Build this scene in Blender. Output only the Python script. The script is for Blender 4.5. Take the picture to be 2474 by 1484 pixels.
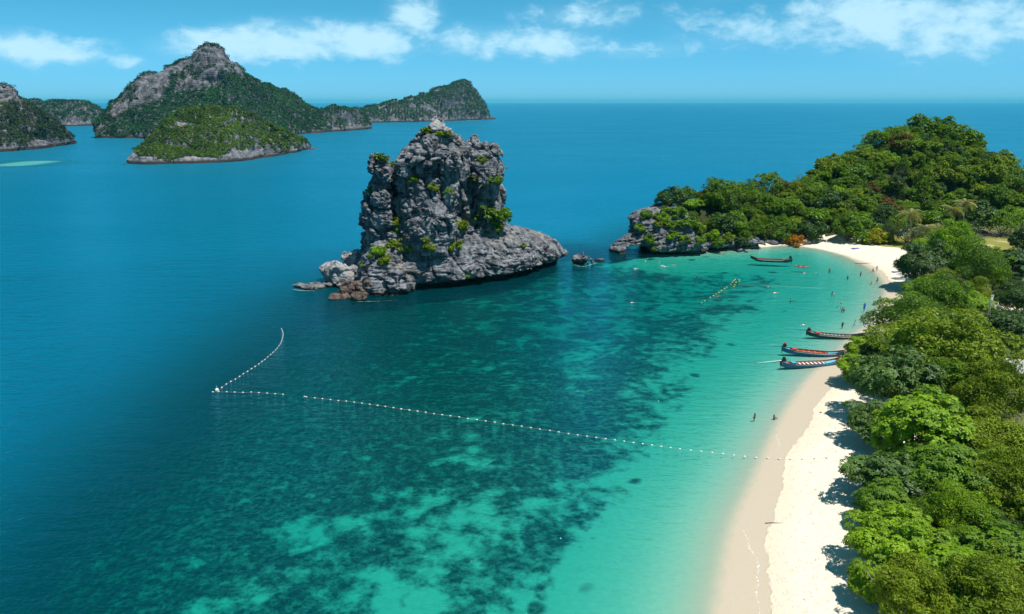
import bpy, bmesh, math, random, time
import numpy as np
from mathutils import Vector, Matrix, Euler

T_START = time.time()
for o in list(bpy.data.objects):
    bpy.data.objects.remove(o)
SC = bpy.context.scene
COL = SC.collection
RNG = np.random.default_rng(7)
random.seed(7)

# ------------------------------------------------------------------ camera
CAM_H = 50.0
FPX = 739.6                        # focal length in pixels at 1024 wide
PITCH = math.atan((307 - 101.8) / FPX)
cam_data = bpy.data.cameras.new('camera')
cam_data.sensor_width = 36.0
cam_data.lens = FPX / 1024 * 36.0
cam_data.clip_start = 0.5
cam_data.clip_end = 120000.0
cam = bpy.data.objects.new('camera', cam_data)
cam.location = (0, 0, CAM_H)
cam.rotation_euler = (math.pi / 2 - PITCH, 0, 0)
COL.objects.link(cam)
SC.camera = cam

# ------------------------------------------------------------------ render set-up
SC.render.engine = 'CYCLES'
SC.cycles.use_denoising = True
SC.cycles.use_adaptive_sampling = True
SC.cycles.adaptive_threshold = 0.02
SC.cycles.max_bounces = 6
SC.cycles.diffuse_bounces = 2
SC.cycles.glossy_bounces = 2
SC.cycles.transparent_max_bounces = 8
SC.cycles.volume_bounces = 0
SC.cycles.caustics_reflective = False
SC.cycles.caustics_refractive = False
SC.cycles.sample_clamp_indirect = 4.0
SC.view_settings.view_transform = 'Standard'
SC.view_settings.look = 'None'
SC.view_settings.gamma = 1.0
SC.view_settings.use_curve_mapping = False
SC.view_settings.exposure = 0.35

# ------------------------------------------------------------------ node expressions
class E:
    """A node socket with arithmetic."""
    def __init__(s, t, k): s.t, s.k = t, k
    def _m(s, op, *a):
        n = s.t.nodes.new('ShaderNodeMath'); n.operation = op
        for i, v in enumerate(a):
            if isinstance(v, E): s.t.links.new(v.k, n.inputs[i])
            else: n.inputs[i].default_value = float(v)
        return E(s.t, n.outputs[0])
    def __add__(s, o): return s._m('ADD', s, o)
    __radd__ = __add__
    def __sub__(s, o): return s._m('SUBTRACT', s, o)
    def __rsub__(s, o): return s._m('SUBTRACT', o, s)
    def __mul__(s, o): return s._m('MULTIPLY', s, o)
    __rmul__ = __mul__
    def __truediv__(s, o): return s._m('DIVIDE', s, o)
    def __rtruediv__(s, o): return s._m('DIVIDE', o, s)
    def __neg__(s): return s._m('MULTIPLY', s, -1.0)
    def exp(s): return s._m('EXPONENT', s)
    def sq(s): return s._m('MULTIPLY', s, s)
    def max(s, o): return s._m('MAXIMUM', s, o)
    def min(s, o): return s._m('MINIMUM', s, o)
    def abs(s): return s._m('ABSOLUTE', s)
    def pow(s, o): return s._m('POWER', s, o)
    def fract(s): return s._m('FRACT', s)
    def sin(s): return s._m('SINE', s)
    def asin(s): return s._m('ARCSINE', s)
    def atan2(s, o): return s._m('ARCTAN2', s, o)
    def clamp(s): return s.max(0.0).min(1.0)
    def step(s, a, b):
        n = s.t.nodes.new('ShaderNodeMapRange'); n.interpolation_type = 'SMOOTHSTEP'
        s.t.links.new(s.k, n.inputs['Value'])
        for nm, v in (('From Min', a), ('From Max', b)):
            if isinstance(v, E): s.t.links.new(v.k, n.inputs[nm])
            else: n.inputs[nm].default_value = v
        return E(s.t, n.outputs['Result'])

def put(t, v, sock):
    if isinstance(v, E): t.links.new(v.k, sock)
    elif isinstance(v, (tuple, list)):
        sock.default_value = tuple(v) + (1.0,) if len(v) == 3 and len(sock.default_value) == 4 else tuple(v)
    else: sock.default_value = v

def vec(t, x, y, z):
    n = t.nodes.new('ShaderNodeCombineXYZ')
    for i, v in enumerate((x, y, z)): put(t, v, n.inputs[i])
    return E(t, n.outputs[0])

def sep(v):
    n = v.t.nodes.new('ShaderNodeSeparateXYZ'); v.t.links.new(v.k, n.inputs[0])
    return [E(v.t, n.outputs[i]) for i in range(3)]

def noise(t, v, scale=1.0, detail=4.0, rough=0.55, dist=0.0):
    n = t.nodes.new('ShaderNodeTexNoise')
    t.links.new(v.k, n.inputs['Vector'])
    n.inputs['Scale'].default_value = scale
    n.inputs['Detail'].default_value = detail
    n.inputs['Roughness'].default_value = rough
    n.inputs['Distortion'].default_value = dist
    return E(t, n.outputs[0])

def voronoi(t, v, scale=1.0, feature='F1', rand=1.0):
    n = t.nodes.new('ShaderNodeTexVoronoi'); n.feature = feature
    t.links.new(v.k, n.inputs['Vector'])
    n.inputs['Scale'].default_value = scale
    n.inputs['Randomness'].default_value = rand
    return E(t, n.outputs['Distance'])

def mix(t, f, a, b, mode='MIX'):
    n = t.nodes.new('ShaderNodeMix'); n.data_type = 'RGBA'; n.blend_type = mode
    put(t, f, n.inputs[0]); put(t, a, n.inputs[6]); put(t, b, n.inputs[7])
    return E(t, n.outputs[2])

def rgb(t, r, g, b):
    n = t.nodes.new('ShaderNodeCombineColor')
    for i, v in enumerate((r, g, b)): put(t, v, n.inputs[i])
    return E(t, n.outputs[0])

def attr(t, name, out='Fac'):
    n = t.nodes.new('ShaderNodeAttribute'); n.attribute_name = name
    return E(t, n.outputs[out])

def pos(t):
    return E(t, t.nodes.new('ShaderNodeNewGeometry').outputs['Position'])

def objco(t):
    return E(t, t.nodes.new('ShaderNodeTexCoord').outputs['Object'])

def objrand(t):
    return E(t, t.nodes.new('ShaderNodeObjectInfo').outputs['Random'])

def bump(t, h, strength=0.5, dist=0.1):
    n = t.nodes.new('ShaderNodeBump')
    put(t, h, n.inputs['Height'])
    put(t, strength, n.inputs['Strength'])
    n.inputs['Distance'].default_value = dist
    return E(t, n.outputs[0])

def new_mat(name):
    m = bpy.data.materials.new(name); m.use_nodes = True
    m.node_tree.nodes.clear()
    return m, m.node_tree

def finish(t, shader, vol=False):
    o = t.nodes.new('ShaderNodeOutputMaterial')
    t.links.new(shader.k, o.inputs['Volume' if vol else 'Surface'])

def principled(t, col, rough=0.8, normal=None, spec=0.3, metal=0.0):
    n = t.nodes.new('ShaderNodeBsdfPrincipled')
    put(t, col, n.inputs['Base Color']); put(t, rough, n.inputs['Roughness'])
    n.inputs['Specular IOR Level'].default_value = spec
    n.inputs['Metallic'].default_value = metal
    if normal is not None: t.links.new(normal.k, n.inputs['Normal'])
    return E(t, n.outputs[0])

def diffuse(t, col, normal=None):
    n = t.nodes.new('ShaderNodeBsdfDiffuse'); put(t, col, n.inputs[0])
    if normal is not None: t.links.new(normal.k, n.inputs['Normal'])
    return E(t, n.outputs[0])

def mixsh(t, f, a, b):
    n = t.nodes.new('ShaderNodeMixShader'); put(t, f, n.inputs[0])
    t.links.new(a.k, n.inputs[1]); t.links.new(b.k, n.inputs[2])
    return E(t, n.outputs[0])

def plain(name, col, rough=0.6, spec=0.3, var=0.15, scale=6.0, metal=0.0):
    m, t = new_mat(name)
    n = noise(t, objco(t), scale, 4)
    c = mix(t, n, tuple(c * (1 - var) for c in col), tuple(min(1, c * (1 + var)) for c in col))
    finish(t, principled(t, c, rough, None, spec, metal))
    return m

# ------------------------------------------------------------------ photograph geometry
S = 1024 / 2474.0                  # photo notes are in 2474-wide units
CP, SP = math.cos(PITCH), math.sin(PITCH)
def ray(dx, dy):
    a = (dx * S - 512) / FPX; b = (dy * S - 307) / FPX
    return np.array((a, CP - b * SP, -(SP + b * CP)))
def G(dx, dy, z=0.0):
    r = ray(dx, dy); k = (z - CAM_H) / r[2]
    return np.array((r[0] * k, r[1] * k, z))
def PY(dx, dy, Y):
    r = ray(dx, dy); k = Y / r[1]
    return np.array((r[0] * k, Y, CAM_H + r[2] * k))
def full(x, y): return x / 4096 * 2474, y / 4096 * 2474

# ------------------------------------------------------------------ sky and sun
SUN_EL = math.radians(70)
SUN_DIR = Vector((0.30, -0.17, 0)).normalized() * math.cos(SUN_EL) + Vector((0, 0, math.sin(SUN_EL)))
world = bpy.data.worlds.new('World'); SC.world = world; world.use_nodes = True
wt = world.node_tree; wt.nodes.clear()
sky = wt.nodes.new('ShaderNodeTexSky'); sky.sky_type = 'NISHITA'; sky.sun_disc = False
sky.sun_elevation = SUN_EL
sky.sun_rotation = math.atan2(SUN_DIR.x, SUN_DIR.y)
sky.altitude = 50; sky.air_density = 1.0; sky.dust_density = 0.2; sky.ozone_density = 4.0
wd = E(wt, wt.nodes.new('ShaderNodeTexCoord').outputs['Generated'])
wx, wy, wz = sep(wd)
az = wx.atan2(wy); el = wz.max(-0.99).min(0.99).asin()
def azel(dx, dy):
    r = ray(dx, dy); r = r / np.linalg.norm(r)
    return math.atan2(r[0], r[1]), math.asin(r[2])
PXR = S / FPX
# cloud banks: centre and half-size in photo units, weight
BANKS = [(90, 118, 115, 32, .95), (300, 148, 48, 16, .45), (440, 110, 80, 28, .5), (560, 108, 130, 40, .95), (720, 104, 150, 44, 1.0),
         (870, 105, 120, 42, 1.0), (1120, 100, 90, 36, .6), (1000, 35, 58, 50, .78), (1290, 105, 190, 38, .72), (1530, 118, 170, 24, .5), (1420, 38, 160, 40, .5),
         (1760, 60, 190, 55, .55), (2110, 48, 210, 62, .86), (2330, 60, 220, 66, .78)]
bank = None
for bx_, by_, rx_, ry_, w_ in BANKS:
    a0, e0 = azel(bx_, by_)
    g = ((((az - a0) / (rx_ * PXR)).sq() + ((el - e0) / (ry_ * PXR)).sq()) * -1.0).exp() * w_
    bank = g if bank is None else bank.max(g)
# the same fair-weather cumulus goes on around the horizon and overhead
inframe = (az.abs()).step(0.62, 0.78)
ring = (((el - 0.085) / 0.05).sq() * -1.0).exp() * noise(wt, vec(wt, az * 5.0, el * 3.0, 3.3), 1.0, 2).step(0.42, 0.62) * 0.9 * inframe
over = noise(wt, vec(wt, wx / (wz + 0.15), wy / (wz + 0.15), 1.7), 0.9, 3).step(0.5, 0.75) * 0.7 * el.step(0.16, 0.3)
cover = bank.max(ring).max(over)
cn = noise(wt, vec(wt, az * 27.0, el * 48.0, 0.4), 1.0, 8, 0.62, 0.2)
cn2 = noise(wt, vec(wt, az * 7.0, el * 16.0, 5.1), 1.0, 4, 0.5)
dens = (cover * 1.28 + (cn - 0.5) * 1.95 + (cn2 - 0.5) * 0.6 - 0.20).step(0.0, 0.95) * cover.step(0.03, 0.3)
dens = dens.max((cover.step(0.05, 0.8) * cn2.step(0.32, 0.62)) * 0.42)
SKYK = 0.085
skyc = E(wt, sky.outputs[0])
bw = wt.nodes.new('ShaderNodeRGBToBW'); wt.links.new(skyc.k, bw.inputs[0])
lum = E(wt, bw.outputs[0])
veil = (el.max(0.0) * -1.0 / 0.05).exp()              # paler air low over the sea
graded = rgb(wt, lum * (veil * 0.20 + 0.12), lum * (veil * 0.06 + 0.86), lum * (1.48 - veil * 0.22))      # the deep cyan of a tropical sky through a polariser
skyc = mix(wt, 0.95, skyc, graded)
cloudc = rgb(wt, 5.6, 8.6, 10.2)
skyc = mix(wt, dens * 0.86, skyc, cloudc)
bg = wt.nodes.new('ShaderNodeBackground')
wt.links.new(skyc.k, bg.inputs[0]); bg.inputs[1].default_value = SKYK
wo = wt.nodes.new('ShaderNodeOutputWorld'); wt.links.new(bg.outputs[0], wo.inputs[0])

sl = bpy.data.lights.new('sun', 'SUN'); sl.energy = 4.7; sl.angle = math.radians(0.5); sl.color = (1.0, 0.965, 0.91)
sun = bpy.data.objects.new('sun', sl); COL.objects.link(sun)
sun.rotation_euler = SUN_DIR.to_track_quat('Z', 'Y').to_euler()

# ------------------------------------------------------------------ object helpers
def tag(o, label=None, cat=None, group=None, kind=None):
    if label: o['label'] = label
    if cat: o['category'] = cat
    if group: o['group'] = group
    if kind: o['kind'] = kind
    return o
def empty(name, loc=(0, 0, 0), rz=0.0):
    o = bpy.data.objects.new(name, None); o.location = loc; o.rotation_euler = (0, 0, rz)
    o.empty_display_size = 0.5
    COL.objects.link(o); return o
def mesh_np(name, V, F, smooth=False, attrs=None):
    """V (n,3), F (m,k) all faces with k corners, or a list of such arrays."""
    me = bpy.data.meshes.new(name)
    Fs = F if isinstance(F, list) else [F]
    Fs = [np.asarray(f, dtype=np.int32) for f in Fs if len(f)]
    loops = np.concatenate([f.ravel() for f in Fs])
    sizes = np.concatenate([np.full(len(f), f.shape[1], np.int32) for f in Fs])
    starts = np.concatenate(([0], np.cumsum(sizes)[:-1])).astype(np.int32)
    me.vertices.add(len(V)); me.vertices.foreach_set('co', np.asarray(V, np.float32).ravel())
    me.loops.add(len(loops)); me.loops.foreach_set('vertex_index', loops)
    me.polygons.add(len(sizes)); me.polygons.foreach_set('loop_start', starts)
    me.polygons.foreach_set('loop_total', sizes)
    me.update(calc_edges=True)
    me.polygons.foreach_set('use_smooth', np.full(len(sizes), smooth))
    for k, a in (attrs or {}).items():
        at = me.attributes.new(k, 'FLOAT', 'POINT'); at.data.foreach_set('value', np.asarray(a, np.float32))
    return me
def obj(name, me, mats=None, parent=None):
    o = bpy.data.objects.new(name, me); COL.objects.link(o)
    if mats is not None:
        for m in (mats if isinstance(mats, (list, tuple)) else [mats]):
            if len(me.materials) < (len(mats) if isinstance(mats, (list, tuple)) else 1): me.materials.append(m)
    if parent is not None: o.parent = parent
    return o
def bm_obj(name, bm, mat, parent=None, smooth=False):
    me = bpy.data.meshes.new(name); bm.to_mesh(me); bm.free()
    me.polygons.foreach_set('use_smooth', np.full(len(me.polygons), smooth))
    return obj(name, me, mat, parent)
def copy_tree(o, parent=None):
    c = o.copy(); COL.objects.link(c); c.parent = parent
    for ch in o.children: copy_tree(ch, c)
    return c

# ------------------------------------------------------------------ noise in numpy
_TAB = np.random.default_rng(11).random((32, 32, 32)).astype(np.float32)
def vnoise(P):
    P = np.asarray(P, np.float32)
    i = np.floor(P).astype(np.int32); f = P - i
    f = f * f * (3 - 2 * f)
    i0 = i & 31; i1 = (i + 1) & 31
    x0, y0, z0 = i0[..., 0], i0[..., 1], i0[..., 2]; x1, y1, z1 = i1[..., 0], i1[..., 1], i1[..., 2]
    fx, fy, fz = f[..., 0], f[..., 1], f[..., 2]
    a = _TAB[x0, y0, z0] * (1 - fx) + _TAB[x1, y0, z0] * fx
    b = _TAB[x0, y1, z0] * (1 - fx) + _TAB[x1, y1, z0] * fx
    c = _TAB[x0, y0, z1] * (1 - fx) + _TAB[x1, y0, z1] * fx
    d = _TAB[x0, y1, z1] * (1 - fx) + _TAB[x1, y1, z1] * fx
    return (a * (1 - fy) + b * fy) * (1 - fz) + (c * (1 - fy) + d * fy) * fz - 0.5
def fbm(P, oct=3, gain=0.5):
    P = np.asarray(P, np.float32); s = 0; a = 1.0
    for k in range(oct):
        s = s + a * vnoise(P * (2.03 ** k) + 17.3 * k); a *= gain
    return s
def hash3(i, j, k):
    return _TAB[(i * 7 + k * 3) & 31, (j * 5 + i) & 31, (k + j * 11) & 31] - 0.5
def sstep(x, a, b):
    t = np.clip((x - a) / (b - a), 0, 1); return t * t * (3 - 2 * t)

# ------------------------------------------------------------------ shoreline, land and sea bed
W_SHORE = [(1734, 1484), (1750, 1390), (1767, 1295), (1790, 1232), (1818, 1178), (1848, 1105), (1880, 1035), (1905, 990), (1934, 945),
           (1960, 912), (1983, 890), (2010, 868), (2034, 849), (2049, 827), (2076, 802), (2093, 793), (2104, 786), (2112, 772), (2119, 761),
           (2128, 747), (2135, 730), (2142, 710), (2142, 689), (2128, 665), (2111, 652), (2086, 638), (2051, 621), (2000, 605), (1960, 598), (1925, 595)]
U_WET = [(1860, 1484), (1862, 1400), (1850, 1330), (1858, 1280), (1868, 1245), (1884, 1190), (1895, 1140), (1890, 1112), (1905, 1088), (1942, 1046), (1964, 1015), (1966, 990), (1978, 968), (1997, 945), (2020, 925),
         (2040, 905), (2032, 894), (2055, 882), (2075, 850), (2090, 830), (2110, 810), (2125, 795), (2145, 765), (2168, 737), (2178, 725), (2176, 703),
         (2162, 689), (2148, 672), (2133, 652), (2090, 631), (2034, 612), (1990, 601), (1955, 595), (1925, 592)]
def seg_dist(P, A, B):
    """min distance of points (n,2) to the polyline pieces A->B (m,2)."""
    d = np.full(len(P), 1e9)
    for a, b in zip(A, B):
        ab = b - a; t = np.clip(((P - a) @ ab) / max(ab @ ab, 1e-9), 0, 1)
        q = P - (a + t[:, None] * ab)
        d = np.minimum(d, np.hypot(q[:, 0], q[:, 1]))
    return d
def inside(P, poly):
    c = np.zeros(len(P), bool); n = len(poly)
    for i in range(n):
        (x1, y1), (x2, y2) = poly[i], poly[(i + 1) % n]
        k = (y1 > P[:, 1]) != (y2 > P[:, 1])
        if abs(y2 - y1) > 1e-9:
            c ^= k & (P[:, 0] < (x2 - x1) * (P[:, 1] - y1) / (y2 - y1) + x1)
    return c
def sdist(P, poly):
    poly = np.asarray(poly, float)
    d = seg_dist(P, poly, np.roll(poly, -1, 0))
    return np.where(inside(P, poly), -d, d)
def smooth_line(pts, n=3):
    pts = np.asarray(pts, float)
    for _ in range(n):
        q = 0.75 * pts[:-1] + 0.25 * pts[1:]; r = 0.25 * pts[:-1] + 0.75 * pts[1:]
        mid = np.empty((2 * len(q), 2)); mid[0::2] = q; mid[1::2] = r
        pts = np.vstack((pts[:1], mid, pts[-1:]))
    return pts
wpts = smooth_line([G(*p)[:2] for p in W_SHORE], 2)
upts = smooth_line([G(p[0], p[1], 0.35)[:2] for p in U_WET], 2)
head = [G(*p)[:2] for p in ((1890, 592), (1850, 596), (1780, 601), (1700, 604), (1640, 604), (1605, 602))]
back = [(52, 276), (66, 300), (92, 330), (130, 372), (200, 398), (260, 395), (330, 380), (430, 370), (430, -60)]
LAND = np.vstack(([(10, -60), (11, 20), (16, 50)], wpts, head, back))
DRY = np.vstack(([(25, -60), (26, 20), (30, 50)], upts, head, back))
SHELF = np.array([(430, -60), (-50, -60)] + [tuple(G(*p)[:2]) for p in ((150, 1500), (330, 1240), (520, 1040), (690, 860), (800, 735), (1000, 640), (1240, 600), (1400, 610), (1480, 618), (1560, 600))] + [(60, 300), (110, 380), (200, 420), (430, 400)])

# the wooded hill behind the bay: ridge line in photo units with its distance
RIDGE = [(1560, 505, 262), (1600, 492, 264), (1640, 462, 268), (1690, 446, 273), (1740, 452, 278), (1800, 455, 284), (1870, 441, 292), (1920, 424, 298), (1970, 408, 304),
         (2000, 390, 308), (2050, 357, 314), (2100, 330, 320), (2150, 304, 326), (2200, 290, 331), (2260, 286, 335), (2320, 297, 335),
         (2370, 327, 334), (2420, 364, 331), (2474, 388, 327), (2620, 430, 320), (2900, 500, 310)]
_rp = np.array([PY(*r) for r in RIDGE])
_foot = np.array([G(*p)[:2] for p in ((1560, 604), (1640, 600), (1700, 602), (1800, 600), (1900, 588), (1960, 580), (2030, 583), (2090, 580), (2150, 568), (2230, 556), (2330, 560), (2474, 562))])
def hill_height(x, y):
    yr = np.interp(x, _rp[:, 0], _rp[:, 1]); zr = np.interp(x, _rp[:, 0], _rp[:, 2]) - 8.0 - 2.0 * sstep(x, 110, 160)
    yf = np.interp(x, _foot[:, 0], _foot[:, 1])
    t = np.clip((y - yf) / np.maximum(yr - yf, 4), 0, 1)
    f = 0.5 * t + 0.5 * np.sin(t * math.pi / 2)
    b = np.clip((y - yr) / 62.0, 0, 1)
    h = np.where(y < yr, f, np.cos(b * math.pi / 2)) * zr
    h = h * sstep(x, _rp[0, 0] - 8, _rp[2, 0])
    P3 = np.stack((x / 17.0, y / 17.0, x * 0 + 3.1), -1)
    return h + fbm(P3, 3) * 4.0 * sstep(h, 1.0, 8.0)
def ground_all(x, y):
    """height, signed shore distance (+ sea), signed distance to the dry sand (+ wet side), hill height, shelf distance"""
    P = np.stack((x, y), -1)
    s = sdist(P, LAND); u = sdist(P, DRY); q = sdist(P, SHELF)
    h = hill_height(x, y)
    t = np.maximum(-s, 0)
    n = fbm(np.stack((x / 9.0, y / 9.0, x * 0), -1), 3)
    land = 0.05 * np.minimum(t, 9) + 1.35 * sstep(t, 3, 26) + n * 0.25 * sstep(t, 8, 22) + np.maximum(h, 0)
    sea = np.maximum(s, 0)
    far = sstep(y, 130, 215)
    depth = 0.10 * sstep(sea, 0, 1.6) + 0.085 * np.minimum(sea, 5) + 0.05 * np.clip(sea - 5, 0, 5) + 0.85 * sstep(sea, 3, 22) + 1.0 * sstep(sea, 26, 95) + 34 * sstep(q, -10, 75) + 1.6 * sstep(y, 115, 170) * sstep(sea, 24, 60)
    depth = depth + n * 0.3 * sstep(sea, 12, 40)
    bar = G(-10, 404)                                   # pale sand bar off the left island
    k = np.exp(-((x - bar[0]) / 62) ** 2 - ((y - bar[1] - 38) / 46) ** 6)
    depth = depth * (1 - k) + 1.25 * k
    z = np.where(s < 0, land, -depth)
    return z, s, u, h, q
def ground_z(x, y):
    z = ground_all(np.atleast_1d(np.asarray(x, float)), np.atleast_1d(np.asarray(y, float)))[0]
    return z if np.ndim(x) else float(z[0])

STEP = 1.5
far_out = 150 * 1.35 ** np.arange(1, 20)
far_out = far_out[far_out < 42000]
xs = np.concatenate((-630 - far_out[::-1], np.arange(-630, -150, 12), np.arange(-150, 345, STEP), 345 + far_out))
ys = np.concatenate((30 - far_out[:6][::-1], np.arange(30, 425, STEP), np.arange(425, 700, 8), 700 + far_out))
GX, GY = np.meshgrid(xs, ys, indexing='ij')
gz, gs, gu, gh, gq = ground_all(GX.ravel(), GY.ravel())
nx, ny = len(xs), len(ys)
idx = np.arange(nx * ny).reshape(nx, ny)
quads = np.stack((idx[:-1, :-1], idx[1:, :-1], idx[1:, 1:], idx[:-1, 1:]), -1).reshape(-1, 4)
GV = np.stack((GX.ravel(), GY.ravel(), gz), -1)
# how much of the bottom is reef and weed rather than bare sand
gx, gy = GV[:, 0], GV[:, 1]
def blob(dx, dy, rx, ry):
    c = G(dx, dy); return np.exp(-((gx - c[0]) / rx) ** 2 - ((gy - c[1]) / ry) ** 2)
reef = sstep(gs - 0.10 * np.clip(gy - 75, 0, 200), 4.0, 23.0) * 0.53
reef += 0.10 * blob(1000, 1000, 40, 26) + 0.12 * blob(1330, 960, 28, 24) + 0.02 * blob(1500, 800, 34, 26) + 0.12 * blob(250, 1300, 22, 25) + 0.10 * blob(1050, 780, 22, 14)
reef -= 0.13 * blob(1080, 1440, 26, 9) + 0.10 * blob(800, 1250, 14, 6) + 0.06 * blob(620, 1440, 14, 8) + 0.16 * blob(1430, 1440, 9, 12)
reef -= 0.20 * blob(1900, 640, 22, 8) + 0.14 * blob(1600, 680, 34, 14)
reef += 0.09 * blob(1230, 1330, 12, 9) + 0.06 * blob(900, 1340, 8, 6)
reef += (0.055 * sstep(gy, 92, 112) + 0.08 * (1 - sstep(gx, -44, -24)) * sstep(gy, 60, 75)) * sstep(gs, 20, 35)
reef += -0.022 * sstep(gs, 20, 35) + 0.16 * sstep(gq, -42, -14)
reef *= 1 - np.exp(-((gx - G(-10, 404)[0]) / 80) ** 2 - ((gy - G(-10, 404)[1] - 38) / 75) ** 4)
reef = np.clip(reef, 0, 1.05)

def split_obj(name, mask, attrs, mat):
    q = quads[mask]; used = np.unique(q); remap = np.full(len(GV), -1, np.int64); remap[used] = np.arange(len(used))
    me = mesh_np(name, GV[used], remap[q], True, {k: a[used] for k, a in attrs.items()})
    o = obj(name, me, mat); tag(o, kind='structure'); return o
fh = gh[quads].max(1); fs = gs[quads].min(1); fz = gz[quads].max(1)
f_hill = (fh > 1.2) & (fs < -1.0)
f_beach = (~f_hill) & (gs[quads].min(1) < 6)
f_sea = ~(f_hill | f_beach)

# sand, wet and dry, running under the shallows
m_sand, t = new_mat('beach_sand')
p = pos(t); s_ = attr(t, 's'); u_ = attr(t, 'u'); rf = attr(t, 'reef'); inl = attr(t, 'inland')
wob = noise(t, p, 0.35, 5, 0.6)
edge = u_ + (wob - 0.5) * 2.2
wet = edge.step(-0.12, 0.12)
damp = (edge + (noise(t, p, 1.1, 4) - 0.5) * 1.0).step(-3.6, -0.3)
grain = noise(t, p, 2.2, 6, 0.7)
foot = noise(t, p, 1.3, 3, 0.6).step(0.52, 0.68)
dry_c = mix(t, grain, (0.62, 0.53, 0.41), (0.78, 0.695, 0.565))
dry_c = mix(t, foot * 0.3, dry_c, (0.52, 0.40, 0.27))
damp_c = mix(t, grain, (0.60, 0.50, 0.375), (0.67, 0.565, 0.43))
wet_c = mix(t, grain, (0.44, 0.365, 0.265), (0.50, 0.42, 0.31))
litter = mix(t, noise(t, p, 0.8, 5), (0.035, 0.045, 0.015), (0.20, 0.18, 0.09))
wrack = (noise(t, vec(t, sep(p)[0] * 1.0, sep(p)[1] * 0.9, 4.0), 1.6, 5, 0.7).step(0.60, 0.70)) * (((edge + 4.2) / 1.7).sq() * -1.0).exp()
dry_c = mix(t, wrack * 0.9, dry_c, (0.30, 0.20, 0.11))
c = mix(t, damp, dry_c, damp_c)
c = mix(t, wet, c, wet_c)
c = mix(t, (inl + (wob - 0.5) * 0.7).step(0.35, 0.65), c, litter)
# under water: rippled sand and patches of reef and weed
sub = s_.step(0.0, 7.0)
n1 = noise(t, p, 0.10, 6, 0.6, 0.2)
n2 = noise(t, p, 0.40, 7, 0.68)
n3 = noise(t, p, 1.4, 5, 0.6)
val = n1 * 0.50 + n2 * 0.50
thr = 0.72 - rf * 0.44
cov = val.step(thr - 0.08, thr + 0.08)
spots = (1.0 - voronoi(t, p, 0.15).step(0.14, 0.28)) * noise(t, p, 0.12, 2).step(0.50, 0.56) * rf.step(0.04, 0.14)
cov = cov.max(spots * 0.95) * s_.step(6.0, 9.0)
sandc = mix(t, n3, (0.42, 0.40, 0.29), (0.58, 0.54, 0.40))
reefc = mix(t, n3.step(0.3, 0.75), (0.012, 0.022, 0.022), (0.07, 0.10, 0.07))
reefc = mix(t, noise(t, p, 0.7, 6, 0.75).step(0.46, 0.66) * 0.75, reefc, (0.22, 0.24, 0.17))
bedc = mix(t, cov, sandc, reefc)
c = mix(t, sub, c, bedc)
rough = 0.92 - wet * 0.35
h = (grain * 0.5 + foot * -0.55 + noise(t, p, 0.6, 3) * 0.8) * (1.0 - wet * 0.9)
nrm = bump(t, h, 0.55, 0.2)
finish(t, principled(t, c, rough, nrm, 0.35))

inland = np.maximum(sstep(-gs, 15, 24) * (1 - sstep(gy, 205, 235)), sstep(-gs, 17, 26)) * (1 - 0.0 * gs)
A = {'s': gs, 'u': gu, 'reef': reef, 'inland': inland}
split_obj('beach', f_beach, A, m_sand)
split_obj('sea_bed', f_sea, A, m_sand)

# forest floor and outcrops on the hill
m_floor, t = new_mat('forest_floor')
p = pos(t)
c = mix(t, noise(t, p, 0.5, 5), (0.02, 0.03, 0.012), (0.07, 0.075, 0.03))
finish(t, diffuse(t, c, bump(t, noise(t, p, 0.7, 5), 0.8, 0.6)))
split_obj('wooded_hill', f_hill, A, m_floor)

# ------------------------------------------------------------------ water
WV = GV.copy(); WV[:, 2] = 0.0
m_sea, t = new_mat('sea_water')
p = pos(t); d = attr(t, 'depth')
px_, py_, pz_ = sep(p)
dist = (px_.sq() + py_.sq()).pow(0.5)
w1 = noise(t, vec(t, px_ * 0.42, py_ * 0.85, 0.0), 1.0, 3, 0.55, 0.4)
w2 = noise(t, vec(t, px_ * 1.3, py_ * 2.3, 2.0), 1.0, 3, 0.6, 0.3)
w3 = noise(t, vec(t, px_ * 0.05, py_ * 0.13, 7.0), 1.0, 3, 0.5, 0.6)
gust = noise(t, vec(t, px_ * 0.006, py_ * 0.013, 1.0), 1.0, 3, 0.55).step(0.3, 0.7)
calm = 1.0 - (d.step(0.0, 1.2))
w4 = noise(t, vec(t, px_ * 0.13, py_ * 0.38, 4.0), 1.0, 3, 0.6, 0.5)
wav = (w1 * 0.65 + w2 * 0.35 + w4 * 2.2 * (dist / 350.0).min(1.6)) * (0.55 + gust * 0.45) * (1.0 - calm * 0.75) + w3 * 0.9 * d.step(0.8, 4.0)
nrm = bump(t, wav, 1.0, 0.58)
KA = (1.05, 0.115, 0.125)
tint = rgb(t, (d * -KA[0]).exp(), (d * -KA[1]).exp(), (d * -KA[2]).exp())
tr = t.nodes.new('ShaderNodeBsdfTransparent'); t.links.new(tint.k, tr.inputs[0])
deep = d.step(2.5, 22.0)
body_c = mix(t, deep, (0.0003, 0.110, 0.135), (0.0002, 0.138, 0.225))
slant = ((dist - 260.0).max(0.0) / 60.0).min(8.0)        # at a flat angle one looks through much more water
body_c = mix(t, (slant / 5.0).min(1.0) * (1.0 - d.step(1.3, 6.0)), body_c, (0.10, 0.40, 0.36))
body = diffuse(t, body_c, nrm)
scat = 1.0 - (d * (slant * 3.0 + 1.0) * -0.065).exp()
inner = mixsh(t, scat, E(t, tr.outputs[0]), body)
gl = t.nodes.new('ShaderNodeBsdfGlossy'); t.links.new(((dist / 700.0).min(1.0) * 0.22 + 0.06).k, gl.inputs['Roughness'])
gl.inputs[0].default_value = (0.30, 0.80, 1.0, 1)
t.links.new(nrm.k, gl.inputs['Normal'])
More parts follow.
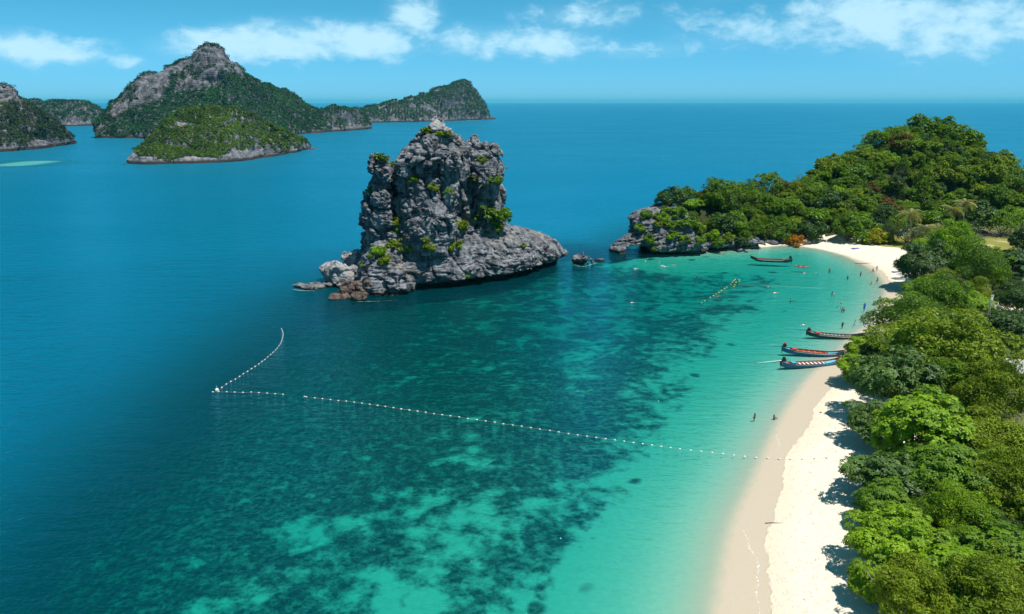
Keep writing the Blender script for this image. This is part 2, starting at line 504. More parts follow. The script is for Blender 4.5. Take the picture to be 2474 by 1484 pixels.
fr = t.nodes.new('ShaderNodeFresnel'); fr.inputs['IOR'].default_value = 1.33
t.links.new(nrm.k, fr.inputs['Normal'])
f0 = E(t, fr.outputs[0])
ff = f0 * 1.8 / (f0 * 1.9 + 1.0) * d.step(-0.05, 0.25)
finish(t, mixsh(t, ff, inner, E(t, gl.outputs[0])))
sea = obj('sea', mesh_np('sea', WV, quads, True, {'depth': np.maximum(-gz, 0), 's': gs}), m_sea)
tag(sea, kind='structure')

# ------------------------------------------------------------------ rock: implicit surfaces turned into meshes
def surface_nets(D, org, h):
    """D (nx,ny,nz) distance samples, negative inside -> vertices, quads."""
    neg = D < 0
    c = [neg[i:neg.shape[0] - 1 + i, j:neg.shape[1] - 1 + j, k:neg.shape[2] - 1 + k] for i in (0, 1) for j in (0, 1) for k in (0, 1)]
    cnt = sum(x.astype(np.int8) for x in c)
    act = (cnt > 0) & (cnt < 8)
    I, J, K = np.nonzero(act)
    corner = {}
    for i in (0, 1):
        for j in (0, 1):
            for k in (0, 1):
                corner[(i, j, k)] = D[I + i, J + j, K + k]
    acc = np.zeros((len(I), 3)); num = np.zeros(len(I))
    keys = list(corner)
    for a in keys:
        for ax in range(3):
            if a[ax] == 0:
                b = list(a); b[ax] = 1; b = tuple(b)
                da, db = corner[a], corner[b]
                m = (da < 0) != (db < 0)
                tt = np.where(m, da / np.where(m, da - db, 1), 0)
                pt = np.tile(np.array(a, float), (len(I), 1)); pt[:, ax] += tt
                acc += pt * m[:, None]; num += m
    V = acc / np.maximum(num, 1)[:, None] + np.stack((I, J, K), -1)
    ids = np.full(act.shape, -1, np.int64); ids[I, J, K] = np.arange(len(I))
    Q = []
    for ax in range(3):
        a1, a2 = (ax + 1) % 3, (ax + 2) % 3
        sl0 = [slice(None)] * 3; sl1 = [slice(None)] * 3
        sl0[ax] = slice(0, -1); sl1[ax] = slice(1, None)
        s0, s1 = neg[tuple(sl0)], neg[tuple(sl1)]
        e = np.argwhere(s0 != s1)
        e = e[(e[:, a1] > 0) & (e[:, a2] > 0) & (e[:, a1] < act.shape[a1]) & (e[:, a2] < act.shape[a2])]
        flip = s0[e[:, 0], e[:, 1], e[:, 2]]
        def g(da, db):
            f = e.copy(); f[:, a1] -= da; f[:, a2] -= db
            return ids[f[:, 0], f[:, 1], f[:, 2]]
        q = np.stack((g(1, 1), g(0, 1), g(0, 0), g(1, 0)), -1)
        q[~flip] = q[~flip][:, ::-1]
        Q.append(q)
    Q = np.concatenate(Q); Q = Q[(Q >= 0).all(1)]
    return V * h + np.asarray(org), Q

def smin(a, b, k):
    hh = np.clip(0.5 + 0.5 * (b - a) / k, 0, 1)
    return b * (1 - hh) + a * hh - k * hh * (1 - hh)

def pillar(x, y, z, prof, rot=0.0, e=2.6):
    """stacked ellipses: prof rows (z, cx, cy, rx, ry)."""
    pr = np.array(sorted(prof), float)
    zz = np.clip(z, pr[0, 0], pr[-1, 0])
    cx, cy, rx, ry = (np.interp(zz, pr[:, 0], pr[:, k]) for k in (1, 2, 3, 4))
    ca, sa = math.cos(rot), math.sin(rot)
    dx, dy = x - cx, y - cy
    u, v = np.abs(dx * ca + dy * sa) / rx, np.abs(-dx * sa + dy * ca) / ry
    r = (u ** e + v ** e) ** (1.0 / e)
    d = (r - 1) * np.minimum(rx, ry)
    top = np.maximum(z - pr[-1, 0], pr[0, 0] - z)
    return np.maximum(d, top)
def ell(x, y, z, c, r):
    q = np.sqrt(((x - c[0]) / r[0]) ** 2 + ((y - c[1]) / r[1]) ** 2 + ((z - c[2]) / r[2]) ** 2)
    return (q - 1) * min(r)

_JIT = np.random.default_rng(5).random((16, 16, 16, 3)).astype(np.float32)
def worley(P):
    """distance to the nearest and second nearest jittered cell points, and a random number of the nearest cell"""
    P = np.asarray(P, np.float32); i = np.floor(P).astype(np.int32); f = P - i
    d1 = np.full(len(P), 9.0, np.float32); d2 = d1.copy(); idn = np.zeros(len(P), np.float32)
    for a in (-1, 0, 1):
        for b in (-1, 0, 1):
            for c_ in (-1, 0, 1):
                j = _JIT[(i[:, 0] + a) & 15, (i[:, 1] + b) & 15, (i[:, 2] + c_) & 15]
                q0 = a + j[:, 0] - f[:, 0]; q1 = b + j[:, 1] - f[:, 1]; q2 = c_ + j[:, 2] - f[:, 2]
                d = q0 * q0 + q1 * q1 + q2 * q2
                m = d < d1
                d2 = np.where(m, d1, np.minimum(d2, d)); idn = np.where(m, j[:, 0] * 7.3 + j[:, 1] * 3.1, idn); d1 = np.where(m, d, d1)
    return np.sqrt(d1), np.sqrt(d2), (idn % 1.0) - 0.5
def bedding(P, thick=1.5, block=2.6, amp=1.0, dip=(0.08, 0.05), warp=1.3, seed=0.0, massive=None, lay=1.0):
    """relief of bedded, jointed limestone: each bed and each block stands out by its own amount.
    massive: (z0, z1) - above this height big fissured blocks take over from thin beds"""
    x, y, z = P[:, 0], P[:, 1], P[:, 2]
    wv = fbm(P / 9.0 + seed, 2)
    w2 = fbm(P / 2.6 + 5.0 + seed, 2)
    zb = (z + dip[0] * x + dip[1] * y + warp * 2 * wv + 0.5 * w2) / thick
    zb = zb + 0.6 * np.sin(zb * 0.9 + seed)
    i = np.floor(zb).astype(np.int32); f = zb - i
    hb = hash3(i, i * 3 + 1, i * 0 + 5)
    u = (x + 0.5 * y + 2.2 * w2) / block + hb * 7
    v = (y - 0.5 * x + 2.2 * wv) / block + hb * 5
    iu, iv = np.floor(u).astype(np.int32), np.floor(v).astype(np.int32)
    fu, fv = u - iu, v - iv
    blk = hash3(i, iu, iv)
    groove = np.exp(-(np.minimum(f, 1 - f) / 0.13) ** 2) * 0.55
    gj = (np.exp(-(np.minimum(fu, 1 - fu) / 0.08) ** 2) + np.exp(-(np.minimum(fv, 1 - fv) / 0.08) ** 2)) * 0.40
    z2 = zb * 3.1 + 2.5 * w2 + 3 * wv; i2 = np.floor(z2).astype(np.int32); f2 = z2 - i2
    fine = hash3(i2, i2 * 5, iu) * 0.42 - np.exp(-(np.minimum(f2, 1 - f2) / 0.18) ** 2) * 0.16
    beds = 0.5 * hb + 0.75 * blk - groove - gj + fine + 0.4 * w2 + 0.7 * wv
    if massive is None: return amp * lay * beds
    k = np.maximum(sstep(z, *massive), 0.42)
    d1, d2, idn = worley(np.stack((x / 4.8, y / 4.8, (z + .12 * x) / 5.4), -1) + 0.35 * np.stack((w2, wv, -w2), -1) + seed)
    e1, e2, ide = worley(np.stack((x / 2.1, y / 2.1, (z + .1 * x) / 1.15), -1) + 0.4 * np.stack((wv, w2, wv), -1) + seed + 3.3)
    crack = np.exp(-((d2 - d1) / 0.12) ** 2) * 1.55
    crack2 = np.exp(-((e2 - e1) / 0.14) ** 2) * 0.45
    big = 1.6 * idn - crack + 0.75 * (0.6 - d1) + 0.5 * ide - crack2 * .8 + 1.3 * fine + 0.2 * w2 + 0.9 * wv
    return amp * (beds * lay * (1 - k) + big * k)

def rock_mesh(name, sdf, lo, hi, h, bed, cut=-2.5):
    lo = np.array(lo, float); hi = np.array(hi, float)
    n = np.ceil((hi - lo) / h).astype(int) + 1
    ax = [lo[k] + np.arange(n[k]) * h for k in range(3)]
    # the broad shape on a grid twice as coarse, then interpolated
    n = n + (n % 2 == 0); ax = [lo[k] + np.arange(n[k]) * h for k in range(3)]
    X, Y, Z = np.meshgrid(*[a[::2].astype(np.float32) for a in ax], indexing='ij')
    D = sdf(X, Y, Z).astype(np.float32)
    for k in range(3):
        sh = list(D.shape); sh[k] = 2 * sh[k] - 1
        N_ = np.empty(sh, np.float32)
        ev = [slice(None)] * 3; od = [slice(None)] * 3; a0 = [slice(None)] * 3; a1 = [slice(None)] * 3
        ev[k] = slice(0, None, 2); od[k] = slice(1, None, 2); a0[k] = slice(0, -1); a1[k] = slice(1, None)
        N_[tuple(ev)] = D; N_[tuple(od)] = 0.5 * (D[tuple(a0)] + D[tuple(a1)]); D = N_
    near = np.abs(D) < 3.0 * max(bed.get('amp', 1.0), 0.4)
    I = np.nonzero(near)
    P = np.stack([ax[k][I[k]].astype(np.float32) for k in range(3)], -1)
    D[near] -= bedding(P, **bed)
    V, Q = surface_nets(D, lo, h)
    me = mesh_np(name, V, Q, False)
    return me, V, Q
def face_normals(V, Q):
    a, b, c, d = (V[Q[:, k]] for k in range(4))
    n = np.cross(c - a, d - b); l = np.linalg.norm(n, axis=1, keepdims=True)
    return n / np.maximum(l, 1e-9), l[:, 0] * 0.5, (a + b + c + d) / 4

def limestone(name, lo, hi, tan=(0.30, 0.235, 0.175), bedscale=1.0, dark=0.35, crest=None, tide_shade=1.3, bstr=0.9, tanw=0.55):
    m, t = new_mat(name)
    p = pos(t); x, y, z = sep(p)
    n_big = noise(t, p, 0.09 / bedscale, 5, 0.6)
    n_mid = noise(t, p, 0.45 / bedscale, 6, 0.65)
    n_fin = noise(t, p, 2.2 / bedscale, 5, 0.7)
    lay = noise(t, vec(t, x * 0.25, y * 0.25, z * 2.6 + n_mid * 1.6), 1.0 / bedscale, 5, 0.65)
    streak = noise(t, vec(t, x * 0.8, y * 0.8, z * 0.10), 1.0 / bedscale, 4, 0.6)
    c = mix(t, n_mid.step(0.3, 0.72), lo, hi)
    c = mix(t, streak.step(0.48, 0.62) * 0.65, c, tuple(v * dark for v in lo))
    c = mix(t, n_fin.step(0.58, 0.72) * 0.45, c, tuple(min(1, v * 1.45) for v in hi))
    c = mix(t, lay.step(0.42, 0.30) * 0.6, c, tuple(v * 0.4 for v in lo))
    c = mix(t, n_big.step(0.54, 0.66) * n_mid.step(0.42, 0.6) * tanw, c, tan)
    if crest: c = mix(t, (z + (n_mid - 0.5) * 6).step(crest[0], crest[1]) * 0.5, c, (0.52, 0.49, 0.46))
    c = mix(t, (1.0 - (z + (n_mid - 0.5) * 1.2).step(tide_shade * 0.5, tide_shade)), c, (0.035, 0.03, 0.026))  # dark algae band at the waterline; on far islands also painted notch shade
    h = lay * 0.9 + n_mid * 0.9 + n_fin * 0.4 + voronoi(t, p, 0.7 / bedscale) * 0.4
    finish(t, principled(t, c, 0.9, bump(t, h, bstr, 0.55 * bedscale), 0.25))
    return m
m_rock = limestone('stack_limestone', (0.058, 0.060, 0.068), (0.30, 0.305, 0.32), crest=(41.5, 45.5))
m_rock_head = limestone('headland_limestone', (0.075, 0.08, 0.09), (0.23, 0.235, 0.25))
m_pale = limestone('pale_boulder_rock', (0.22, 0.215, 0.215), (0.45, 0.43, 0.42), dark=0.5, tide_shade=0.4)
m_brown = limestone('brown_tidal_rock', (0.065, 0.052, 0.045), (0.20, 0.135, 0.105), tide_shade=0.3)
m_dark = limestone('dark_shore_rock', (0.06, 0.06, 0.065), (0.24, 0.235, 0.24), tide_shade=0.5)

# --- the great stack in the middle of the bay
def sx(dx, dy, Y): return PY(dx, dy, Y)[0]
def prow(dy, xl, xr, Y, ry):
    """one slice of a pillar read off the photograph's outline at distance Y"""
    a, b = PY(xl, dy, Y), PY(xr, dy, Y)
    return ((a[2] + b[2]) / 2, (a[0] + b[0]) / 2, Y, (b[0] - a[0]) / 2, ry)
TY = 212.0
P_MAIN = [prow(640, 930, 1130, TY, 13), prow(560, 943, 1118, TY, 12.5), prow(500, 945, 1112, TY, 12), prow(450, 945, 1116, TY, 12), prow(400, 946, 1126, TY, 11.5), prow(365, 962, 1126, TY, 10.5),
          prow(335, 996, 1112, TY, 8.5), prow(310, 1020, 1094, TY, 6.0), prow(292, 1036, 1080, TY, 3.8), prow(278, 1048, 1066, TY, 1.8)]
P_LEFT = [prow(640, 884, 970, TY - 3, 9), prow(575, 888, 970, TY - 3, 9), prow(555, 874, 968, TY - 3, 9.5), prow(535, 868, 966, TY - 3, 9.5), prow(510, 874, 966, TY - 3, 9), prow(485, 886, 962, TY - 2, 8.5), prow(430, 897, 960, TY - 2, 8.5), prow(390, 896, 950, TY - 1, 8), prow(370, 900, 944, TY - 1, 6)]
RY_ = TY + 9
P_RIGHT = [prow(620, 1120, 1225, RY_, 9), prow(520, 1140, 1221, RY_, 9), prow(480, 1148, 1219, RY_, 8.5), prow(440, 1150, 1217, RY_, 8.5), prow(400, 1150, 1221, RY_, 8), prow(365, 1156, 1216, RY_, 7), prow(350, 1164, 1208, RY_, 6), prow(338, 1176, 1198, RY_, 4.5)]
P_SPIRE = [prow(600, 1085, 1170, RY_ - 1, 9), prow(420, 1090, 1172, RY_ - 1, 8), prow(370, 1096, 1162, RY_ - 1, 6), prow(345, 1120, 1156, RY_ - 1, 4), prow(328, 1136, 1150, RY_ - 1, 2.2)]
P_BULGE = [prow(615, 970, 1090, TY - 8, 6), prow(580, 962, 1102, TY - 8, 7), prow(520, 968, 1106, TY - 8, 7), prow(480, 975, 1092, TY - 7, 6.5), prow(455, 985, 1075, TY - 6, 5.5)]
P_BROW = [prow(405, 965, 1112, TY - 4, 8.5), prow(385, 960, 1122, TY - 4, 9), prow(362, 972, 1114, TY - 3, 8.0), prow(345, 1000, 1092, TY - 2, 5.5)]
SK = math.atan2(33, 57)
sk = np.array((-20.5, 218.0)); skd = np.array((math.cos(SK), math.sin(SK))); skn = np.array((-math.sin(SK), math.cos(SK)))
def skrow(z, along, back_, a, b):
    c = sk + skd * along + skn * back_; return (z, c[0], c[1], a, b)
P_SKIRT = [skrow(-4, 4, 2.5, 26.5, 14.5), skrow(0.6, 4, 2.0, 27.5, 15.5), skrow(2.2, 4, 0.3, 29.5, 19.0), skrow(5.0, 3.5, 0.3, 29, 18.8), skrow(9.5, 2, 1, 26, 16.8), skrow(13, -1, 2, 22, 14.8), skrow(16.5, -4, 2.5, 17, 13), skrow(19, -6, 3, 13, 11)]
P_LFOOT = [prow(722, 884, 1010, 204, 12), prow(706, 866, 1010, 204, 13.8), prow(670, 858, 1005, 204, 13.8), prow(640, 862, 1000, 205, 12.8), prow(610, 870, 990, 206, 11), prow(585, 878, 985, 207, 9), prow(560, 890, 970, 208, 7)]
P_TAIL = [skrow(-4, 29, 2.2, 11, 9), skrow(0.6, 29, 2.0, 12, 9.5), skrow(2.4, 29, 1, 14.5, 11), skrow(7, 27, 1.5, 13.5, 10), skrow(10, 23, 2, 10.5, 8), skrow(13, 15, 2, 9, 7.5)]
def sdf_stack(x, y, z):
    d = pillar(x, y, z, P_MAIN, 0.1, 2.7)
    d = smin(d, pillar(x, y, z, P_BROW, 0.0, 2.6), 1.2)
    d = smin(d, pillar(x, y, z, P_BULGE, -0.15, 2.4), 0.9)
    d = smin(d, pillar(x, y, z, P_LEFT, 0.12, 3.0), 0.3)
    d = smin(d, pillar(x, y, z, P_RIGHT, -0.1, 3.2), 0.6)
    d = smin(d, pillar(x, y, z, P_SPIRE, 0.2, 2.4), 0.6)
    s = pillar(x, y, z, P_SKIRT, SK, 2.5)
    s = smin(s, pillar(x, y, z, P_TAIL, SK, 2.4), 2.0)
    s = smin(s, pillar(x, y, z, P_LFOOT, 0.25, 2.8), 1.2)
    d = smin(d, s, 1.0)
    # deep cleft between the main body and the right pillar
    cl = ell(x, y, z, PY(1136, 470, TY - 7), (2.4, 9.0, 9.5))
    d = np.maximum(d, -cl)
    # overhang under the brow
    ov = ell(x, y, z, PY(1055, 415, TY - 13), (6.5, 3.2, 1.6))
    d = np.maximum(d, -ov)
    P = np.stack((x, y, z), -1)
    return d - 1.7 * fbm(P / 11.0 + 2.0, 2) + 0.2
me, SV, SQ = rock_mesh('rock_stack', sdf_stack, (-62, 190, -4), (24, 246, 49.6), 0.31, dict(thick=1.15, block=4.6, amp=1.0, dip=(0.07, 0.05), warp=1.5, massive=(12.5, 16.5), lay=.95))
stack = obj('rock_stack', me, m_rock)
tag(stack, 'tall grey layered limestone sea stack rising from the middle of the bay', 'sea stack')

def boulder(name, c, r, mat, seed, h=0.32, label=None, cat='rock', amp=0.45, cutz=-1.2, rot=0.0, group=None):
    c = np.array(c, float)
    def f(x, y, z):
        ca, sa = math.cos(rot), math.sin(rot)
        u = (x - c[0]) * ca + (y - c[1]) * sa; v = -(x - c[0]) * sa + (y - c[1]) * ca
        q = (np.abs(u / r[0]) ** 2.4 + np.abs(v / r[1]) ** 2.4 + np.abs((z - c[2]) / r[2]) ** 2.4) ** (1 / 2.4)
        d = (q - 1) * min(r)
        return d - min(r) * 0.9 * fbm(np.stack((x, y, z), -1) / (max(r) * 0.9) + seed, 2)
    R = max(r) * 1.35
    me, _, _ = rock_mesh(name, f, c - (R, R, r[2] * 1.6 + .3), c + (R, R, r[2] * 1.6 + .3), h, dict(thick=max(0.5, r[2] * .5), block=max(.8, r[0] * .6), amp=amp * min(1, r[2] / 2), warp=.5, seed=seed, massive=(-9, -8)))
    o = obj(name, me, mat)
    return tag(o, label, cat, group)
def at_z(dx, dy, z): return G(dx, dy, z)
q = G(848, 672); boulder('boulder', (q[0] + 0.2, q[1] + 5, 4.4), (3.4, 3.4, 4.4), m_pale, 1.0, 0.28, 'tall pale boulder leaning against the left foot of the sea stack')
q = G(800, 686); boulder('boulder', (q[0], q[1] + 4, 2.4), (4.6, 3.8, 3.2), m_pale, 2.3, 0.28, 'broad whitish boulder left of the sea stack above the flat slab')
q = G(838, 694); boulder('boulder', (q[0] + .3, q[1] + 3, 2.6), (3.8, 3.4, 4.0), m_pale, 2.9, 0.28, 'whitish boulder stained below between the broad boulder and the stack')
q = G(848, 716); boulder('boulder', (q[0] + .5, q[1] + 3.4, 1.2), (4.2, 3.4, 2.8), m_brown, 3.1, 0.28, 'reddish brown rock wedged under the pale boulders beside the sea stack')
q = G(757, 697); boulder('rock_slab', (q[0], q[1] + 1, 0.25), (5.4, 2.2, 1.1), m_dark, 4.4, 0.25, 'flat grey slab sloping into the sea left of the pale boulders', rot=0.2)
q = G(822, 722); boulder('tidal_rock', (q[0], q[1] + .6, 0.2), (2.4, 1.6, 1.2), m_brown, 5.2, 0.22, 'low brown tidal rock at the waterline, leftmost below the sea stack')
q = G(862, 727); boulder('tidal_rock', (q[0], q[1] + .8, 0.3), (2.0, 1.4, 1.4), m_brown, 6.1, 0.22, 'low brown tidal rock at the waterline closest to the stack overhang')
q = G(880, 716); boulder('tidal_rock', (q[0] - .5, q[1] + 1.4, 0.6), (1.5, 1.4, 1.6), m_brown, 7.7, 0.22, 'upright brown rock in the shadow of the stack overhang')
q = G(1407, 638); boulder('rock_islet', (q[0], q[1] + 1, 0.4), (3.0, 1.9, 2.1), m_dark, 8.2, 0.25, 'small dark rock islet between the sea stack and the arched point')
q = G(1447, 628); boulder('tidal_rock', (q[0], q[1], -0.1), (1.6, .9, .6), m_dark, 8.9, 0.2, 'rock barely breaking the water just left of the arched point')

# --- the arched point at the end of the headland
HY = 256.0
def hp(dx, dy, Y=HY): return PY(dx, dy, Y)
P_PT = [prow(640, 1562, 1700, HY + 6, 10), prow(606, 1557, 1700, HY + 6, 11.5), prow(590, 1535, 1700, HY + 4, 13.5), prow(570, 1526, 1690, HY + 4, 13.5), prow(545, 1522, 1680, HY + 5, 12.5), prow(528, 1519, 1670, HY + 6, 11), prow(512, 1535, 1660, HY + 8, 9), prow(499, 1575, 1650, HY + 10, 6)]
P_ARM = [prow(640, 1470, 1580, HY - 3, 5), prow(612, 1469, 1580, HY - 3, 5.5), prow(600, 1466, 1590, HY - 3, 5.5), prow(590, 1480, 1590, HY - 2, 5), prow(576, 1502, 1590, HY - 1, 4.5), prow(562, 1520, 1590, HY, 4)]
P_CLIFF = [(-3, 66, HY + 7, 23, 8), (0.8, 66, HY + 7, 23, 8), (2.0, 66, HY + 6, 24.5, 9.5), (3.6, 65, HY + 8, 23, 8.5), (6, 60, HY + 11, 18, 6)]
def sdf_point(x, y, z):
    d = pillar(x, y, z, P_PT, 0.05, 2.8)
    d = smin(d, pillar(x, y, z, P_ARM, 0.0, 2.8), 1.0)
    d = smin(d, pillar(x, y, z, P_CLIFF, 0.03, 3.0), 1.5)
    c = hp(1535, 619)
    tun = np.sqrt(((x - c[0]) / 4.4) ** 2 + ((z - 0.0) / 1.9) ** 2) - 1
    d = np.maximum(d, -tun * 2.4)
    # sea notch
    return d - 2.2 * fbm(np.stack((x, y, z), -1) / 8.0 + 9.0, 2) + 0.1
me, HV, HQ = rock_mesh('rock_point', sdf_point, (22, 236, -3), (102, 276, 18), 0.32, dict(thick=1.3, block=3.4, amp=0.95, dip=(-0.20, 0.10), warp=0.8, seed=3.0))
pt = obj('rock_point', me, m_rock_head)
tag(pt, 'grey layered limestone point with a low sea arch at the headland tip', 'rock point')
SHORE_ROCKS = [(1722, 601, 2.6, 2.6, 'block of dark rock at the cliff foot right of the undercut'), (1768, 600, 3.4, 2.8, 'large grey block standing in the water below the headland trees'), (1800, 597, 2.4, 1.6, 'dark rock at the foot of the headland beside the large grey block'),
               (1832, 594, 3.0, 1.5, 'long low dark rock on the headland shore'), (1862, 592, 2.2, 1.4, 'dark rock on the shore left of the orange shrub'), (1885, 590, 1.8, 1.1, 'low dark rock in front of the orange shrub'), (1908, 589, 1.6, 1.0, 'small dark rock beside the orange shrub'), (1788, 606, 1.6, .9, 'small wet rock in the water off the large grey block')]
for k, (dx, dy, r, hh, lab) in enumerate(SHORE_ROCKS):
    q = G(dx, dy); boulder('shore_rock', (q[0], q[1] + r * .4, hh * .3), (r, r * .75, hh), m_dark, 10.3 + k, 0.25, lab)

# ------------------------------------------------------------------ far islands
def island(name, cols, mat, res, depth_back, label, seed, block=9.0, amp=1.0, bedt=6.0):
    """cols rows: (photo x, y of shore, y of cliff foot, y of top, shore distance offset, cliff offset, ridge offset) read off the photograph;
    the distances turn every row into real ground, cliff foot and ridge points."""
    c = np.array(cols, float)
    pts = []
    for dx, ysh, ycf, yt, dc, dr in c:
        sh = G(dx, ysh); cf = PY(dx, ycf, sh[1] + dc); tp = PY(dx, yt, sh[1] + dr)
        pts.append((sh[0], sh[1], cf[0], cf[1], cf[2], tp[0], tp[1], tp[2]))
    pts = np.array(pts)
    n_u = int(np.ptp(pts[:, 5]) / res) + 2
    par = np.linspace(0, len(pts) - 1, n_u)
    g = np.stack([np.interp(par, np.arange(len(pts)), pts[:, k]) for k in range(8)], -1)
    n_a = max(4, int((g[:, 3] - g[:, 1]).max() / res)); n_b = max(4, int(np.hypot(g[:, 6] - g[:, 3], g[:, 7] - g[:, 4]).max() / res)); n_c = max(8, int(depth_back / res / 1.6))
    V = []
    vs = np.concatenate((np.linspace(-0.12, 1, n_a, endpoint=False), 1 + np.linspace(0, 1, n_b, endpoint=False), 2 + np.linspace(0, 1, n_c)))
    for v in vs:
        if v < 1:
            w = max(v, -0.12); zf = g[:, 4] * (w ** 0.85 if w > 0 else w * 2.5)
            V.append(np.stack((g[:, 0] + (g[:, 2] - g[:, 0]) * w, g[:, 1] + (g[:, 3] - g[:, 1]) * w, zf), -1))
        elif v < 2:
            w = v - 1
            V.append(np.stack((g[:, 2] + (g[:, 5] - g[:, 2]) * w, g[:, 3] + (g[:, 6] - g[:, 3]) * w, g[:, 4] + (g[:, 7] - g[:, 4]) * (w ** 0.8)), -1))
        else:
            w = v - 2
            dbk = depth_back * w * np.clip(g[:, 7] / (0.45 * g[:, 7].max()), 0.04, 1)
            V.append(np.stack((g[:, 5] * (1 + dbk / g[:, 6]), g[:, 6] + dbk, g[:, 7] * np.cos(w * math.pi / 2) - 3 * w), -1))
    V = np.array(V); nv, nu = V.shape[:2]
    # shore cliff: step up quickly at the waterline
    low = np.clip(V[..., 2], 0, None)
    idx_ = np.arange(nv * nu).reshape(nv, nu)
    Q = np.stack((idx_[:-1, :-1], idx_[:-1, 1:], idx_[1:, 1:], idx_[1:, :-1]), -1).reshape(-1, 4)
    V = V.reshape(-1, 3)
    du = np.gradient(V.reshape(nv, nu, 3), axis=1).reshape(-1, 3); dv = np.gradient(V.reshape(nv, nu, 3), axis=0).reshape(-1, 3)
    N = np.cross(du, dv); N /= np.maximum(np.linalg.norm(N, axis=1, keepdims=True), 1e-6)
    steep = 1 - np.clip(N[:, 2], 0, 1)
    P = V.astype(np.float32)
    rel = bedding(P, thick=bedt, block=block, amp=1.0, dip=(0.12, 0.0), warp=bedt * .8, seed=seed)
    coarse = fbm(P / 30.0 + seed, 3)
    k = sstep(steep, 0.25, 0.7)
    gl_ = np.abs(fbm(P / np.array((26.0, 60.0, 80.0)) * (2.6 / res) + seed * 2, 2))
    loc_ = np.clip(np.tile(g[:, 7], nv) / (0.40 * g[:, 7].max()), 0.06, 1)
    gully = np.exp(-(gl_ / 0.09) ** 2) * 3.2 * res * sstep(V[:, 2], 2, 12)
    V = V + N * ((rel * amp * (0.35 + 1.6 * k)) + coarse * 8 * amp * 0.5 - gully)[:, None] * loc_[:, None]
    me = mesh_np(name, V, Q, True)
    o = obj(name, me, mat); tag(o, label, 'island')
    return o, V, Q
m_far1 = limestone('mountain_limestone', (0.05, 0.052, 0.06), (0.21, 0.21, 0.225), tan=(0.40, 0.33, 0.28), bedscale=4.0, tide_shade=4.5, bstr=1.0, tanw=0.4)  # taller dark waterline band paints in the shade of the undercut notch
m_far2 = limestone('islet_limestone', (0.075, 0.078, 0.088), (0.30, 0.30, 0.315), bedscale=2.2, tide_shade=3.2, bstr=1.0)  # dark shore band raised to colour in the undercut's shade
# columns: x, shore y, cliff-foot y, top y, cliff offset m, ridge offset m
MOUNT = [(228, 334, 318, 300, 6, 12), (240, 333, 300, 284, 25, 40), (262, 333, 283, 252, 40, 62), (290, 334, 272, 228, 60, 95), (325, 335, 258, 190, 75, 120), (355, 335, 240, 178, 90, 140), (385, 335, 229, 170, 100, 150), (420, 335, 221, 155, 110, 165), (450, 335, 217, 140, 115, 170),
         (480, 335, 212, 115, 120, 175), (508, 335, 203, 106, 120, 178), (535, 335, 190, 117, 122, 178), (555, 335, 172, 140, 130, 175), (580, 334, 185, 164, 140, 172), (610, 332, 205, 190, 145, 170), (650, 330, 218, 204, 150, 172), (700, 327, 236, 224, 150, 172), (735, 324, 256, 248, 130, 160), (760, 322, 268, 262, 90, 120), (790, 320, 284, 280, 50, 70)]
isl_mount, MV, MQ = island('mountain_island', MOUNT, m_far1, 1.9, 170, 'tall island peak with a grey cliff band above dark green forest', 1.0, block=11, amp=2.6, bedt=8)
TAILI = [(660, 322, 312, 300, 6, 14), (690, 320, 300, 283, 15, 40), (715, 320, 292, 274, 20, 55), (750, 320, 283, 262, 28, 65), (790, 319, 276, 255, 32, 70), (830, 317, 276, 254, 30, 70), (860, 315, 280, 262, 26, 60), (880, 313, 289, 277, 18, 40), (893, 311, 300, 291, 8, 18), (899, 311, 309, 307, 3, 6)]
isl_tail, TV, TQ = island('low_island', TAILI, m_far1, 2.4, 90, 'low wooded island with pale cliffs right of the tall peak', 2.0, block=9, amp=1.4)
RIGHTI = [(830, 297, 285, 275, 10, 40), (860, 297, 276, 262, 20, 80), (890, 297, 270, 255, 30, 100), (930, 296, 262, 248, 40, 120), (980, 295, 252, 238, 50, 130), (1030, 294, 243, 220, 60, 140), (1070, 293, 234, 210, 60, 140), (1100, 292, 224, 197, 60, 135), (1122, 291, 222, 193, 60, 130), (1136, 290, 226, 196, 55, 125), (1146, 290, 240, 214, 50, 110), (1158, 290, 250, 232, 40, 90), (1170, 289, 262, 246, 25, 60), (1175, 289, 276, 262, 12, 30), (1184, 288.5, 283, 278, 4, 14), (1198, 288, 287, 286, 2, 6)]
isl_right, RV, RQ = island('wedge_island', RIGHTI, m_far1, 3.6, 170, 'distant wedge shaped island rising to a blunt cliff at its right end', 3.0, block=12, amp=2.2, bedt=9)
GREENI = [(306, 394, 388, 384, 2, 5), (318, 396, 380, 370, 8, 18), (340, 397, 372, 352, 10, 28), (370, 397, 368, 318, 12, 40), (400, 396, 362, 290, 14, 50), (440, 395, 358, 262, 16, 56), (480, 394, 352, 252, 18, 58), (520, 393, 349, 252, 18, 58), (560, 391, 346, 259, 18, 56), (600, 387, 346, 272, 16, 50), (640, 382, 346, 287, 14, 42), (680, 375, 344, 306, 12, 34), (710, 369, 340, 322, 10, 26), (730, 364, 340, 332, 6, 16), (742, 361, 347, 340, 4, 9), (752, 360, 358, 357, 1, 3)]
isl_green, NV, NQ = island('green_island', GREENI, m_far2, 1.3, 60, 'rounded bright green island with a pale rocky shore before the tall peak', 4.0, block=5, amp=1.6, bedt=3.0)
